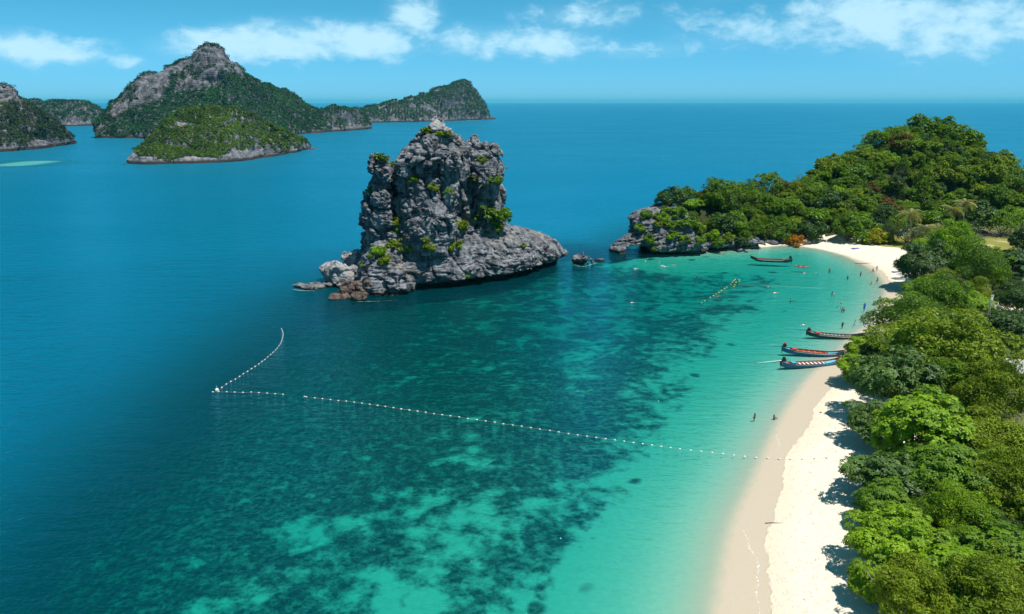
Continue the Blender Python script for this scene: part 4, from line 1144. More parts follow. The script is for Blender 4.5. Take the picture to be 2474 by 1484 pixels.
ON_STACK = [
 (1003, 316, 1.4, L_BRIGHT, 'bright shrub on the left shoulder of the stack summit'), (1032, 318, 1.5, L_OLIVE, 'yellow green shrub left of the white summit rock'), (1062, 322, 1.0, L_BRIGHT, 'small bright shrub just below the summit of the stack'),
 (1096, 310, 1.4, L_MID, 'dark shrub on the right shoulder of the stack summit'), (1082, 322, 1.0, L_OLIVE, 'olive shrub right of the white summit rock'), (918, 382, 1.8, L_MID, 'rounded shrub crowning the left pillar of the stack'),
 (893, 462, 1.2, L_OLIVE, 'shrub clinging to the outer edge of the left pillar'), (1000, 434, 1.3, L_MID, 'small shrub on the middle of the main rock face'), (1062, 405, 1.5, L_OLIVE, 'thin shrub on the ledge under the stack brow'), (1045, 452, 1.6, L_OLIVE, 'yellowish shrub on top of the rounded bulge'),
 (1085, 462, 1.2, L_BRIGHT, 'small shrub on the right edge of the rounded bulge'), (950, 430, 1.2, L_MID, 'shrub in the crack beside the left pillar'), (952, 395, 1.1, L_OLIVE, 'upper shrub in the crack beside the left pillar'), (1165, 385, 1.5, L_MID, 'shrub high on the right pillar of the stack'),
 (1195, 440, 2.1, L_MID, 'shrub on the outer face of the right pillar'), (1148, 432, 1.4, L_OLIVE, 'shrub in the cleft left of the right pillar'), (1150, 515, 2.6, L_BRIGHT, 'bright shrub at the upper left of the big thicket on the stack'),
 (1180, 525, 3.4, L_MID, 'largest green thicket on the right shoulder of the stack'), (1210, 530, 3.0, L_MID, 'green thicket at the right end of the stack shoulder'), (1195, 555, 2.6, L_MID, 'lower part thicket hanging below the stack shoulder'), (1112, 550, 2.2, L_OLIVE, 'light green shrub left of the big thicket'),
 (958, 535, 1.9, L_OLIVE, 'grassy olive shrub at the tower foot'), (965, 560, 1.5, L_BRIGHT, 'small bright shrub below the tower foot'), (912, 612, 2.1, L_BRIGHT, 'bright shrub on the left flank of the stack base'), (928, 634, 1.9, L_OLIVE, 'shrub trailing down the left flank of the stack base'),
 (955, 596, 2.3, L_OLIVE, 'grey green shrub in the middle left of the stack base'), (990, 600, 1.4, L_BRIGHT, 'small bright shrub right of the grey green one on the base'), (1038, 600, 1.8, L_OLIVE, 'bright shrub in the middle of the stack base'), (1098, 595, 1.7, L_OLIVE, 'shrub below the light green one on the stack base'),
 (1030, 580, 1.2, L_OLIVE, 'dry shrub above the middle of the stack base'), (1265, 590, 1.0, L_OLIVE, 'tiny shrub on the right slope of the stack base'), (880, 640, .9, L_OLIVE, 'tiny shrub at the left edge of the stack base'), (1130, 665, .9, L_OLIVE, 'tiny shrub low on the front of the stack base')]
for dx, dy, s, leaf, lab in ON_STACK:
    p, n, d = hit(bvh_stack, dx, dy + 4)
    if p is None: continue
    shrub((p.x, p.y + .2, p.z - .2), s * .92, leaf, lab, zs=rr.uniform(.75, 1.0), group='shrubs on the sea stack')
ON_HEAD = [(1545, 550, 1.8, L_BRIGHT, 'bright shrub on the outer face of the arched point'), (1598, 540, 2.0, L_OLIVE, 'olive shrub on the bare slope of the arched point'), (1570, 580, 2.0, L_MID, 'shrub above the sea arch'), (1580, 600, 1.1, L_OLIVE, 'small shrub hanging over the sea arch'), (1590, 522, 1.5, L_OLIVE, 'grassy shrub on the crest of the arched point'),
           (1630, 570, 2.2, L_BRIGHT, 'bright shrub halfway along the layered cliff'), (1655, 580, 1.9, L_OLIVE, 'olive shrub low on the layered cliff'), (1620, 545, 2.0, L_MID, 'green shrub above the layered cliff'), (1690, 585, 1.8, L_MID, 'shrub over the undercut of the layered cliff'), (1615, 510, 1.8, L_MID, 'shrub on the crest beside the first headland trees'), (1650, 545, 2.3, L_MID, 'green thicket on the layered cliff top'),
           (1680, 560, 2.4, L_OLIVE, 'olive thicket on the cliff top below the trees'), (1720, 575, 2.2, L_BRIGHT, 'bright thicket above the cliff foot rocks'), (1755, 580, 2.0, L_OLIVE, 'spiky olive shrub above the large shore block'),
           (1560, 522, 1.9, L_MID, 'green shrub at the outer end of the point crest'), (1640, 518, 2.8, L_MID, 'tall green thicket where the point meets the forest'), (1605, 528, 2.2, L_BRIGHT, 'bright thicket on the upper slope of the point'), (1665, 540, 2.8, L_MID, 'dense thicket above the middle of the layered cliff'), (1735, 590, 2.2, L_MID, 'green shrub low over the cliff foot rocks'), (1790, 585, 2.4, L_DARK, 'dark shrub hanging above the long shore rock')]
for dx, dy, s, leaf, lab in ON_HEAD:
    p, n, d = hit(bvh_head, dx, dy + 3)
    if p is None:
        g = G(dx, dy, 5.0); p = Vector((g[0], max(g[1], 262), ground_z(g[0], max(g[1], 262))))
    shrub((p.x, p.y + .2, p.z - .2), s, leaf, lab, zs=rr.uniform(.7, 1.0), group='shrubs on the arched point')

# ------------------------------------------------------------------ back of the beach: trees, palms, lawn
BACKT = [(2005, 545, 66, 'B', L_DARK, 'dark rounded tree at the inner end of the beach'), (2050, 560, 62, 'B', L_MID, 'green tree on the inner beach left of the yellow bush'), (1960, 560, 60, 'B', L_DARK, 'dark tree behind the orange shrub at the start of the sand'), (2085, 548, 56, 'B', L_MID, 'green tree behind the yellow green bush'), (2120, 540, 56, 'F', L_DARK, 'dark fine leaved tree left of the palms'), (2140, 568, 40, 'C', L_FEATH, 'small casuarina at the picnic ground'), (2225, 580, 44, 'C', L_FEATH, 'young casuarina between the palm trunks'),
         (2165, 545, 52, 'F', L_MID, 'green tree behind the leftmost palm'), (2255, 530, 60, 'B', L_MID, 'green tree behind the middle palms'), (2370, 535, 66, 'B', L_GLOSS, 'pale glossy tree right of the tall palms'), (2340, 560, 44, 'F', L_DARK, 'dark tree at the foot of the tall palms'), (2425, 545, 66, 'F', L_MID, 'green tree behind the lawn'), (2470, 540, 70, 'F', L_BRIGHT, 'bright tree behind the lawn at the frame edge'), (2215, 500, 66, 'F', L_RUSSET, 'russet tree on the lower slope above the palms'), (2300, 560, 50, 'F', L_MID, 'green tree between the tall palms'),
         (2470, 590, 56, 'B', L_DARK, 'dark tree at the right end of the lawn'), (2190, 570, 44, 'F', L_DARK, 'dark shrubby tree at the foot of the leftmost palm')]
for dx, dy, w, kind, leaf, lab in BACKT:
    p_ = {'B': HILLP[2], 'F': HILLP[3], 'C': FEATH[1]}[kind] if kind != 'B' else HILLP[rr.choice((0, 4, 7))]
    loc, s = place(dx, dy, w * 1.15, p_, .45)
    plant(p_, {'B': 'broad_leaved_tree', 'F': 'fine_leaved_tree', 'C': 'casuarina_tree'}[kind], loc, s, rr.uniform(0, 6.28), leaf, lab, 'trees behind the far beach', zs=1.05)
q = G(2108, 598); shrub((q[0], q[1], ground_z(q[0], q[1])), 3.2, L_YELLOW, 'yellow green bush at the top of the inner beach', 'beach_bush')
q = G(2085, 596); shrub((q[0] + 1, q[1] - 1, ground_z(q[0], q[1])), 2.4, L_MID, 'green bush in front of the yellow green one on the sand', 'beach_bush')
q = G(1922, 593); shrub((q[0], q[1] - .5, max(0.3, ground_z(q[0], q[1]))), 2.5, L_ORANGE, 'bright orange leaved shrub on the headland shore', 'orange_shrub')
q = G(1898, 588); shrub((q[0], q[1], max(0.3, ground_z(q[0], q[1]))), 2.0, L_RUSSET, 'bare brownish shrub left of the orange one', 'dry_shrub')
q = G(2140, 600); shrub((q[0], q[1], ground_z(q[0], q[1])), 2.2, L_OLIVE, 'dry grassy bush at the dune edge below the picnic ground', 'dune_bush')
q = G(2415, 556); shrub((q[0], q[1] , ground_z(q[0], q[1])), 1.2, L_YELLOW, 'small yellow shrub at the back of the lawn', 'yellow_shrub')

# palms: every frond is a part
def frond_mesh(seed):
    rng = np.random.default_rng(seed); n = 26
    tt = np.linspace(0, 1, n); Lf = 3.4
    x = Lf * tt * (1 - .18 * tt); z = 0.95 * tt - 2.1 * tt ** 2.2
    rib = np.stack((x, 0 * x, z), -1)
    V, F = tube(rib[::3], np.linspace(.05, .012, len(rib[::3])), 4); F = [f for f in tri_fix(F)]
    base = len(V); LV, LF, tn = [V], [], [np.full(len(V), .4)]
    k = base
    for i in range(2, n):
        for sgn in (-1, 1):
            l = 0.95 * math.sin(math.pi * min(1, .15 + tt[i] * .85)) ** .6 + .1
            a = rib[i]; b = a + np.array((.30, sgn * .75, -.42 + rng.normal(0, .08))) * l
            w = np.array((.055, 0, .01))
            LV.append(np.array((a - w, a + w, b + w * .3, b - w * .3))); LF.append((k, k + 1, k + 2, k + 3)); k += 4
            tn.append(np.full(4, rng.uniform(.2, 1)))
    return mesh_np('frond', np.concatenate(LV), [np.vstack((F[0], np.array(LF))), F[1]], False, {'tint': np.concatenate(tn)})
FROND = [frond_mesh(400 + i) for i in range(3)]
for f in FROND: f.materials.append(L_PALM)
def palm(base, H, lean, label, nf=17, scale=1.0):
    e = empty('coconut_palm', base); tag(e, label, 'palm', 'coconut palms behind the far beach')
    zs = np.linspace(-.4, H, 9); k = (zs / H).clip(0) ** 1.6
    path = np.stack((lean[0] * k, lean[1] * k, zs), -1)
    V, F = tube(path, np.linspace(.24, .13, 9), 7)
    obj('trunk', mesh_np('palm_trunk', V, tri_fix(F), True), M_BARKP, e)
    for i in range(nf):
        o = bpy.data.objects.new('frond', FROND[i % 3]); COL.objects.link(o); o.parent = e
        o.location = path[-1]
        up = (i % 3) * 0.42 - 0.35
        o.rotation_euler = (rr.uniform(-.2, .2), -up + rr.uniform(-.15, .15), i * 2.399 + rr.uniform(-.2, .2))
        sc = scale * rr.uniform(.85, 1.1); o.scale = (sc, sc, sc)
    return e
PALMS = [(2200, 592, 2200, 517, 1.05, 'leftmost coconut palm standing alone behind the far beach'), (2300, 582, 2306, 506, 1.0, 'tall coconut palm left of the pair above the lawn'), (2322, 580, 2332, 490, 1.0, 'tallest coconut palm above the lawn'), (2243, 592, 2238, 552, .95, 'short palm with arching fronds in the palm row'), (2268, 586, 2266, 550, .85, 'short bright palm beside the arching one'), (2320, 586, 2326, 556, .8, 'short palm at the foot of the tallest palm')]
for bx, by, tx, ty, sc, lab in PALMS:
    g = G(bx, by); gz_ = ground_z(g[0], g[1]); g = G(bx, by, gz_)
    tp = PY(tx, ty, g[1])
    palm((g[0], g[1], gz_), tp[2] - gz_, (tp[0] - g[0], 0.3), lab, 19, sc * 1.45)

# lawn draped over the flat ground behind the palms
def drape(name, ring_px, mat, lift=0.03, rings=14, kind='structure'):
    pts = smooth_line([G(*p, 1.8)[:2] for p in ring_px] + [G(*ring_px[0], 1.8)[:2]], 2)[:-1]
    c = pts.mean(0); n = len(pts); V = [c]
    for k in range(1, rings + 1):
        V += list(c + (pts - c) * k / rings)
    V = np.array(V); z = ground_z(V[:, 0], V[:, 1]) + lift
    F3 = [(0, 1 + i, 1 + (i + 1) % n) for i in range(n)]; F4 = []
    for k in range(rings - 1):
        a = 1 + k * n; b = a + n
        F4 += [(a + i, b + i, b + (i + 1) % n, a + (i + 1) % n) for i in range(n)]
    o = obj(name, mesh_np(name, np.column_stack((V, z)), [np.array(F3), np.array(F4)], True), mat)
    tag(o, kind=kind); return o
m_lawn, t = new_mat('dry_lawn')
p = pos(t)
c = mix(t, noise(t, p, .25, 5), (0.13, 0.15, 0.03), (0.30, 0.27, 0.08)); c = mix(t, noise(t, p, .12, 3).step(.52, .68), c, (0.42, 0.34, 0.19))
finish(t, diffuse(t, c, bump(t, noise(t, p, 3.0, 4), .6, .15)))
drape('lawn', [(2290, 596), (2330, 584), (2380, 576), (2440, 570), (2500, 574), (2500, 600), (2440, 604), (2400, 616), (2360, 614), (2320, 606)], m_lawn)
drape('picnic_lawn', [(2090, 575), (2130, 568), (2200, 566), (2260, 572), (2290, 584), (2260, 594), (2200, 598), (2150, 596), (2110, 590)], m_lawn)
# sandy clearing behind the grove
m_clear, t = new_mat('bare_sandy_clearing')
p = pos(t); finish(t, diffuse(t, mix(t, noise(t, p, .5, 5).step(.35, .65), (0.34, 0.26, 0.17), (0.68, 0.60, 0.48))))
drape('sandy_clearing', [(2370, 720), (2400, 705), (2440, 715), (2480, 740), (2480, 800), (2420, 790), (2390, 775), (2375, 750)], m_clear, .04)

# things on the lawn
def box(bm, x0, x1, y0, y1, z0, z1):
    v = [bm.verts.new(p) for p in ((x0, y0, z0), (x1, y0, z0), (x1, y1, z0), (x0, y1, z0), (x0, y0, z1), (x1, y0, z1), (x1, y1, z1), (x0, y1, z1))]
    for f in ((3, 2, 1, 0), (4, 5, 6, 7), (0, 1, 5, 4), (1, 2, 6, 5), (2, 3, 7, 6), (3, 0, 4, 7)): bm.faces.new([v[i] for i in f])
def box_obj(name, dims, mat, parent=None, bev=0.0):
    bm = bmesh.new(); box(bm, *dims)
    if bev: bmesh.ops.bevel(bm, geom=list(bm.edges), offset=bev, segments=2, affect='EDGES')
    return bm_obj(name, bm, mat, parent)
def tube_obj(name, path, rad, mat, parent=None, sides=6):
    V, F = tube(np.asarray(path, float), rad if np.ndim(rad) else np.full(len(path), rad), sides)
    return obj(name, mesh_np(name, V, tri_fix(F), True), mat, parent)
M_WHITE = plain('white_paint', (.78, .77, .74), .5, .4, .06)
M_BLACK = plain('black_plastic', (.02, .02, .022), .5, .4)
M_BLUE = plain('blue_plastic', (.05, .25, .55), .45, .4)
M_TEAL = plain('teal_paint', (.04, .40, .48), .45, .4)
M_RED = plain('red_paint', (.50, .07, .04), .5, .4)
M_ORNG = plain('orange_red_paint', (.55, .13, .06), .55, .35)
M_STEEL = plain('worn_steel', (.45, .46, .47), .4, .5, .2, 8, .6)
M_GREY = plain('grey_planks', (.33, .31, .28), .8, .2, .3, 2.0)
M_NAVY = plain('blue_hull_paint', (.035, .115, .27), .45, .4)
M_GREEN = plain('dark_green_hull', (.022, .045, .045), .5, .4)
M_TURQ = plain('turquoise_deck', (.12, .50, .66), .5, .4)
M_YEL = plain('yellow_float', (.75, .50, .06), .4, .5)
M_ROPE = plain('rope', (.55, .53, .48), .9, .1)
M_FLOAT = plain('white_float', (.82, .78, .72), .4, .5, .05)
def ground_pt(dx, dy, z=1.6):
    q = G(dx, dy, z); return (q[0], q[1], ground_z(q[0], q[1]))
q = ground_pt(2146, 568); e = empty('litter_bin', q); tag(e, 'dark litter bin at the picnic ground', 'bin')
V, F = tube(np.array(((0, 0, 0), (0, 0, .3), (0, 0, .9), (0, 0, 1.0))), (.36, .4, .45, .47), 12); obj('body', mesh_np('bin_body', V, tri_fix(F), True), M_BLACK, e)
V, F = tube(np.array(((0, 0, 1.0), (0, 0, 1.08), (0, 0, 1.2))), (.5, .48, .2), 12); obj('lid', mesh_np('bin_lid', V, tri_fix(F), True), M_STEEL, e)
q = ground_pt(2178, 570); e = empty('water_tank', q); tag(e, 'blue water tank with pale domed top behind the beach', 'tank')
V, F = tube(np.array(((0, 0, 0), (0, 0, .1), (0, 0, 1.2), (0, 0, 1.35))), (.62, .7, .7, .62), 14); obj('body', mesh_np('tank_body', V, tri_fix(F), True), M_BLUE, e)
V, F = tube(np.array(((0, 0, 1.35), (0, 0, 1.5), (0, 0, 1.62))), (.8, .7, .2), 14); obj('lid', mesh_np('tank_lid', V, tri_fix(F), True), M_TURQ, e)
q = ground_pt(2343, 589); boulder('lawn_rock', (q[0], q[1], q[2] + .2), (.8, .6, .5), m_dark, 31.0, .12, 'small black rock alone on the lawn')
q = ground_pt(2386, 610); e = empty('beach_lounger', q, .4); tag(e, 'white beach lounger at the near edge of the lawn', 'lounger')
box_obj('seat', (-.9, .5, -.32, .32, .3, .38), M_WHITE, e, .02); o = box_obj('backrest', (0, .8, -.32, .32, 0, .07), M_WHITE, e, .02); o.location = (.5, 0, .34); o.rotation_euler = (0, -.7, 0)
for sx_, sy_ in ((-.8, -.28), (-.8, .28), (.45, -.28), (.45, .28)): box_obj('leg', (sx_ - .03, sx_ + .03, sy_ - .03, sy_ + .03, 0, .3), M_WHITE, e)
# heap of cut branches at the back of the lawn
q = ground_pt(2382, 572); e = empty('brush_heap', q); tag(e, 'heap of cut brown branches at the back of the lawn', 'brush heap')
for k in range(26):
    a = rr.uniform(-.5, .5) + (math.pi if k % 2 else 0); L_ = rr.uniform(1.5, 4.0); x0 = rr.uniform(-3.5, 3.5); y0 = rr.uniform(-1, 1); z0 = rr.uniform(.1, .8)
    tube_obj('branch', ((x0, y0, z0), (x0 + math.cos(a) * L_ * .5, y0 + math.sin(a) * L_ * .5, z0 + .15), (x0 + math.cos(a) * L_, y0 + math.sin(a) * L_, max(.05, z0 - .1))), (.09, .07, .03), M_BARK, e, 5)

# pale lattice mast and stay in the clearing
def seg(a, b, n=2): return np.linspace(a, b, n)
q = np.array(ground_pt(2384, 782, 1.6)); tp = PY(2398, 712, q[1]) - q
e = empty('lattice_mast', tuple(q)); tag(e, 'thin pale lattice mast standing in the sandy clearing', 'mast')
for sx_, sy_ in ((-.3, -.2), (.3, -.2), (0, .3)): tube_obj('upright', ((sx_, sy_, -.2), (tp[0] + sx_ * .6, sy_ * .6, tp[2])), .07, M_STEEL, e, 5)
for k in range(9):
    z_ = tp[2] * (k + 1) / 10; x_ = tp[0] * (k + 1) / 10
    tube_obj('brace', ((x_ - .28, -.19, z_), (x_ + .28, -.19, z_ + (.5 if k % 2 else 0))), .04, M_STEEL, e, 4)
q2 = np.array(ground_pt(2402, 790, 1.6)); tp2 = PY(2412, 730, q2[1]) - q2
tube_obj('pole', (q2 - q + (0, 0, -.2), q2 - q + tp2), .09, M_STEEL, e, 6)
tube_obj('stay_wire', (q2 - q + tp2, np.array(ground_pt(2446, 840)) - q), .03, M_STEEL, e, 4)

# hut at the frame edge
q = np.array(ground_pt(2475, 935, 2.0)); e = empty('beach_hut', tuple(q), -0.25); tag(e, 'low hut with a grey roof and pale counter at the right edge', 'hut')
M_ROOF = plain('weathered_roof', (.36, .35, .34), .8, .2, .2, 1.5); M_PLANK = plain('red_brown_planks', (.20, .09, .055), .8, .2, .3, 3)
for k in range(9):
    o = box_obj('roof_sheet', (-.49, .49, 0, 4.6, -.03, .03), M_ROOF, e); o.location = (-3.6 + k, -2.2, 3.0 + (k % 2) * .035); o.rotation_euler = (.30, 0, 0)
box_obj('counter', (-4, 4.6, -2.3, -2.1, 0, 1.0), M_WHITE, e, .02)
box_obj('back_wall', (-4, 4.6, 1.9, 2.05, 0, 3.6), M_PLANK, e)
for x_ in (-3.9, -1, 2, 4.5): box_obj('post', (x_ - .07, x_ + .07, -2.0, -1.86, 0, 3.1), M_BLUE, e)
for k in range(8): box_obj('deck_board', (-4 + k * 1.08, -4 + k * 1.08 + 1.02, -3.6, -2.4, .02, .1), M_GREY, e)
q = G(2468, 872, 4.0); shrub((q[0], q[1], 2.0), 1.7, L_ORANGE, 'orange flowering shrub over the hut roof', 'flowering_shrub', 1.2)

# ------------------------------------------------------------------ boats
def loft(S_):
    n, m = S_.shape[:2]; i = np.arange(n * m).reshape(n, m)
    return S_.reshape(-1, 3), np.stack((i[:-1, :-1], i[1:, :-1], i[1:, 1:], i[:-1, 1:]), -1).reshape(-1, 4)
def hull_lines(L=11.0, B=0.85, n=30):
    t_ = np.linspace(-1, 1, n)
    beam = B * np.clip(1 - np.abs(t_) ** 2.3, 0, 1) ** .62 + .05
    beam[t_ < -.75] = np.maximum(beam[t_ < -.75], .38 * B)
    sheer = .55 + .16 * t_ ** 2 + .72 * np.clip((t_ - .35) / .65, 0, 1) ** 2.2 + .30 * np.clip((-t_ - .6) / .4, 0, 1) ** 2
    keel = -.22 + .95 * np.clip((t_ - .45) / .55, 0, 1) ** 2.0 + .40 * np.clip((-t_ - .7) / .3, 0, 1) ** 2
    return t_ * L / 2, beam, sheer, keel
def hull_shell(off=0.0, floor=None, **kw):
    x, b, s, k = hull_lines(**kw); S_ = []
    for xi, bi, si, ki in zip(x, b, s, k):
        bi = max(bi - off, .012); ki = ki + off
        if floor is not None: ki = min(max(ki, floor), si - .06)
        sec = []
        for a in np.linspace(-1, 1, 11):
            sec.append((xi, bi * np.sign(a) * min(1, abs(a) * 1.6) ** .75 if abs(a) < .999 else bi * np.sign(a), ki + (si - .0 - ki) * abs(a) ** 2.1))
        S_.append(sec)
    return np.array(S_)
def longtail(label, hull_m, inner_m, stripe_m, benches, box_m, engine_m, shaft_m, deck_m, shaft=True, tilt=0.05, bench_m=None):
    e = empty('longtail_boat'); tag(e, label, 'boat', 'longtail boats in the bay')
    V, F = loft(hull_shell()); obj('hull', mesh_np('hull', V, F, True), hull_m, e)
    V, F = loft(hull_shell(.05, -.02)); obj('inner_hull', mesh_np('inner_hull', V, F[:, ::-1], True), inner_m, e)
    x, b, s, k = hull_lines()
    for sg in (-1, 1):
        tube_obj('gunwale', np.stack((x, sg * (b - .02), s + .015), -1), .055, M_BARK, e, 6)
        tube_obj('stripe', np.stack((x[6:-4], sg * (b[6:-4] + .012), s[6:-4] - .16), -1), .03, stripe_m, e, 5)
    zb = .32
    for i in range(benches):
        xi = -2.6 + i * (5.0 / max(benches - 1, 1)); w = float(np.interp(xi, x, b)) - .04
        box_obj('bench', (xi - .13, xi + .13, -w, w, zb, zb + .05), bench_m or M_GREY, e)
    xs_ = np.linspace(2.7, 4.4, 6); w = np.interp(xs_, x, b) - .06; zz = np.interp(xs_, x, s) - .22
    S_ = np.stack((np.stack((xs_, -w, zz), -1), np.stack((xs_, w, zz), -1)), 1); V, F = loft(S_)
    obj('foredeck', mesh_np('foredeck', V, F, False), deck_m, e)
    xs_ = np.linspace(-5.2, -4.0, 5); w = np.interp(xs_, x, b) - .06; zz = np.interp(xs_, x, s) - .14
    S_ = np.stack((np.stack((xs_, -w, zz), -1), np.stack((xs_, w, zz), -1)), 1); V, F = loft(S_)
    obj('stern_deck', mesh_np('stern_deck', V, F, False), deck_m, e)
    ch = empty('cargo_box'); ch.parent = e; ch.location = (-3.2, 0, .1)
    box_obj('chest', (-.38, .38, -.42, .42, 0, .62), box_m, ch, .02); box_obj('lid', (-.41, .41, -.45, .45, .63, .70), M_RED if box_m is not M_RED else M_TEAL, ch, .01)
    # prow post and ribbons
    tube_obj('prow_post', ((5.2, 0, 1.10), (5.6, 0, 1.45), (5.95, 0, 1.70)), (.09, .08, .06), M_BARK, e, 6)
    for k_, mt in enumerate((M_YEL, M_RED)):
        S_ = np.array([[(5.42 + .05 * k_, -.10 - .02 * j, 1.36 - .14 * j), (5.60 + .05 * k_, -.12 - .04 * j - .03 * math.sin(j * 2), 1.34 - .14 * j)] for j in range(6)]); V, F = loft(S_)
        obj('ribbon', mesh_np('ribbon', V, F, True), mt, e)
    # engine on its pivot with the long tail
    en = empty('engine'); en.parent = e; en.location = (-4.95, 0, 1.15)
    box_obj('engine_block', (-.38, .32, -.22, .22, -.12, .28), M_BLACK, en, .05)
    box_obj('engine_cover', (-.22, .22, -.20, .20, .29, .62), engine_m, en, .06)
    tube_obj('pivot', ((0, 0, -.62), (0, 0, -.13)), .06, M_STEEL, en, 6)
    tube_obj('tiller', ((.33, 0, .05), (1.7, 0, .22)), .03, M_TEAL, en, 5)
    if shaft:
        tl = 4.9
        tube_obj('tail_shaft', ((-.39, 0, 0), (-tl, 0, -.02 - tilt * tl)), (.06, .035), shaft_m, en, 6)
        tube_obj('shaft_frame', ((-.39, 0, -.1), (-2.2, 0, -.18 - tilt * 2)), (.05, .03), M_BLACK, en, 5)
        for k_ in range(3):
            o = box_obj('propeller_blade', (-.02, .02, 0.02, .20, -.06, .06), M_STEEL, en); o.location = (-tl - .05, 0, -.02 - tilt * tl); o.rotation_euler = (k_ * 2.094, 0.5, 0)
    tube_obj('stern_strut', ((-5.35, 0, .7), (-5.45, 0, -.3)), .05, M_BARK, e, 5)
    return e
def z1(x, y): return full(3000 + x / 3.534, 960 + y / 3.534)
def z2(x, y): return full(3050 + x / 5.498, 1260 + y / 5.498)
def z3(x, y): return full(2400 + x / 2.698, 700 + y / 2.698)
def put_boat(e, stern, bow, zoff=0.0, pitch=0.0):
    a, b = G(*stern), G(*bow); d = b - a; L_ = np.linalg.norm(d[:2])
    s = L_ / 8.6                    # waterline ends of the model are about 8.6 m apart
    e.location = ((a[0] + b[0]) / 2, (a[1] + b[1]) / 2, zoff); e.rotation_euler = (0, pitch, math.atan2(d[1], d[0])); e.scale = (s, s, s)
put_boat(longtail('grey planked longtail boat farthest up the beach row', M_GREEN, M_GREY, M_WHITE, 8, M_TEAL, M_RED, M_BLUE, M_GREY), z2(1090, 440), z2(2080, 520), -.1)
put_boat(longtail('blue longtail boat with pink red interior, middle of the beached row', M_NAVY, M_ORNG, M_WHITE, 6, M_TURQ, M_RED, M_TURQ, M_TURQ, bench_m=M_ORNG), z2(560, 800), z2(1640, 905), -.1)
put_boat(longtail('blue longtail boat with orange interior nearest the camera in the row', M_NAVY, M_ORNG, M_TEAL, 8, M_RED, M_BLACK, M_WHITE, M_TURQ, bench_m=M_WHITE), z2(540, 1125), z2(1590, 1085), -.1)
put_boat(longtail('black hulled longtail boat with orange interior anchored off the headland', M_GREEN, M_ORNG, M_WHITE, 7, M_WHITE, M_BLACK, M_STEEL, M_ORNG, shaft=False, bench_m=M_ORNG), z1(530, 305), z1(75, 290), -.1)
# kayak
def kayak(label):
    e = empty('kayak'); tag(e, label, 'kayak')
    t_ = np.linspace(-1, 1, 21); x = t_ * 1.9; b = .36 * (1 - np.abs(t_) ** 2.4) + .015; zt = .22 + .12 * t_ ** 2; zk = -.10 + .18 * t_ ** 4
    def ring(scale, lift): return np.array([[(xi, bi * scale * math.sin(a), (k_ + (z_ - k_) * (.5 - .5 * math.cos(a))) if scale > .9 else z_ - lift) for a in np.linspace(0, 2 * math.pi, 13)] for xi, bi, z_, k_ in zip(x, b, zt, zk)])
    V, F = loft(ring(1.0, 0)); obj('hull', mesh_np('kayak_hull', V, F, True), plain('pink_red_plastic', (.62, .13, .12), .4, .5), e)
    for cx in (-.7, .45):
        V, F = tube(np.array(((cx, 0, .235), (cx, 0, .262))), (.27, .29), 12); obj('cockpit_rim', mesh_np('cockpit_rim', V, tri_fix(F), True), M_BLACK, e)
        box_obj('seat_back', (cx - .25, cx - .2, -.2, .2, .26, .5), M_BLACK, e, .01)
    return e
a, b = G(*z1(628, 372)), G(*z1(836, 396)); e = kayak('pink red kayak floating beyond the anchored longtail boat')
e.location = ((a[0] + b[0]) / 2, (a[1] + b[1]) / 2, .02); e.rotation_euler = (0, 0, math.atan2(b[1] - a[1], b[0] - a[0])); e.scale = (1.25,) * 3

# ------------------------------------------------------------------ swimming-area floats
bm = bmesh.new(); bmesh.ops.create_uvsphere(bm, u_segments=10, v_segments=7, radius=.2)
for v in bm.verts: v.co.x *= 1.5; v.co.z *= .9
bm_f = bpy.data.meshes.new('float'); bm.to_mesh(bm_f); bm.free(); bm_f.polygons.foreach_set('use_smooth', np.full(len(bm_f.polygons), True)); bm_f.materials.append(M_FLOAT)
V, F = tube(np.array(((-.36, 0, 0), (-.27, 0, 0))), (.07, .09), 6); ring_me = mesh_np('float_ring', V, tri_fix(F), True); ring_me.materials.append(M_STEEL)
def float_buoy(p, rz, label, group, mat=None, s=1.0):
    o = bpy.data.objects.new('float_buoy', bm_f); COL.objects.link(o); o.location = p; o.rotation_euler = (0, 0, rz); o.scale = (s, s, s); tag(o, label, 'buoy', group)
    if mat: o.material_slots[0].link = 'OBJECT'; o.material_slots[0].material = mat
    r = bpy.data.objects.new('rope_eye', ring_me); COL.objects.link(r); r.parent = o
    return o
def zc_(x, y): return full(820 + x / 2.811, 1280 + y / 2.811)
def z7(x, y): return full(700 + x / 1.1806, 1200 + y / 1.1806)
def z6(x, y): return full(2700 + x / 1.551, 1500 + y / 1.551)
ARM = [(860, 100), (870, 120), (876, 138), (879, 158), (877, 179), (873, 199), (866, 225), (858, 246), (848, 271), (832, 292), (812, 319), (792, 341), (766, 365), (738, 391), (706, 417), (674, 446), (641, 469), (606, 496), (564, 524), (524, 549), (478, 580), (432, 606), (389, 637), (342, 668), (291, 693), (240, 723), (190, 760)]
ROW = [(88, 810), (153, 807), (245, 809), (334, 813), (427, 816), (520, 812), (606, 819), (699, 824), (789, 832), (878, 838), (1120, 862), (1142, 867), (1234, 878), (1321, 886), (1411, 897), (1499, 908), (1589, 914), (1677, 926), (1764, 938), (1852, 950), (1941, 962), (2028, 974), (2119, 988), (2208, 1002), (2300, 1016), (2391, 1028)]
ROW7 = [(1068, 516), (1106, 521), (1145, 526), (1184, 531), (1223, 538), (1262, 543), (1301, 548), (1342, 553), (1383, 561), (1426, 566), (1467, 572), (1510, 578), (1551, 586), (1595, 592), (1637, 597), (1681, 604), (1723, 611), (1770, 617), (1812, 624), (1858, 632)]
ROW6 = [(30, 460), (97, 468), (163, 475), (231, 482), (298, 490), (365, 499), (433, 507), (502, 513), (575, 521), (647, 530), (717, 533), (790, 535), (865, 537), (940, 540)]
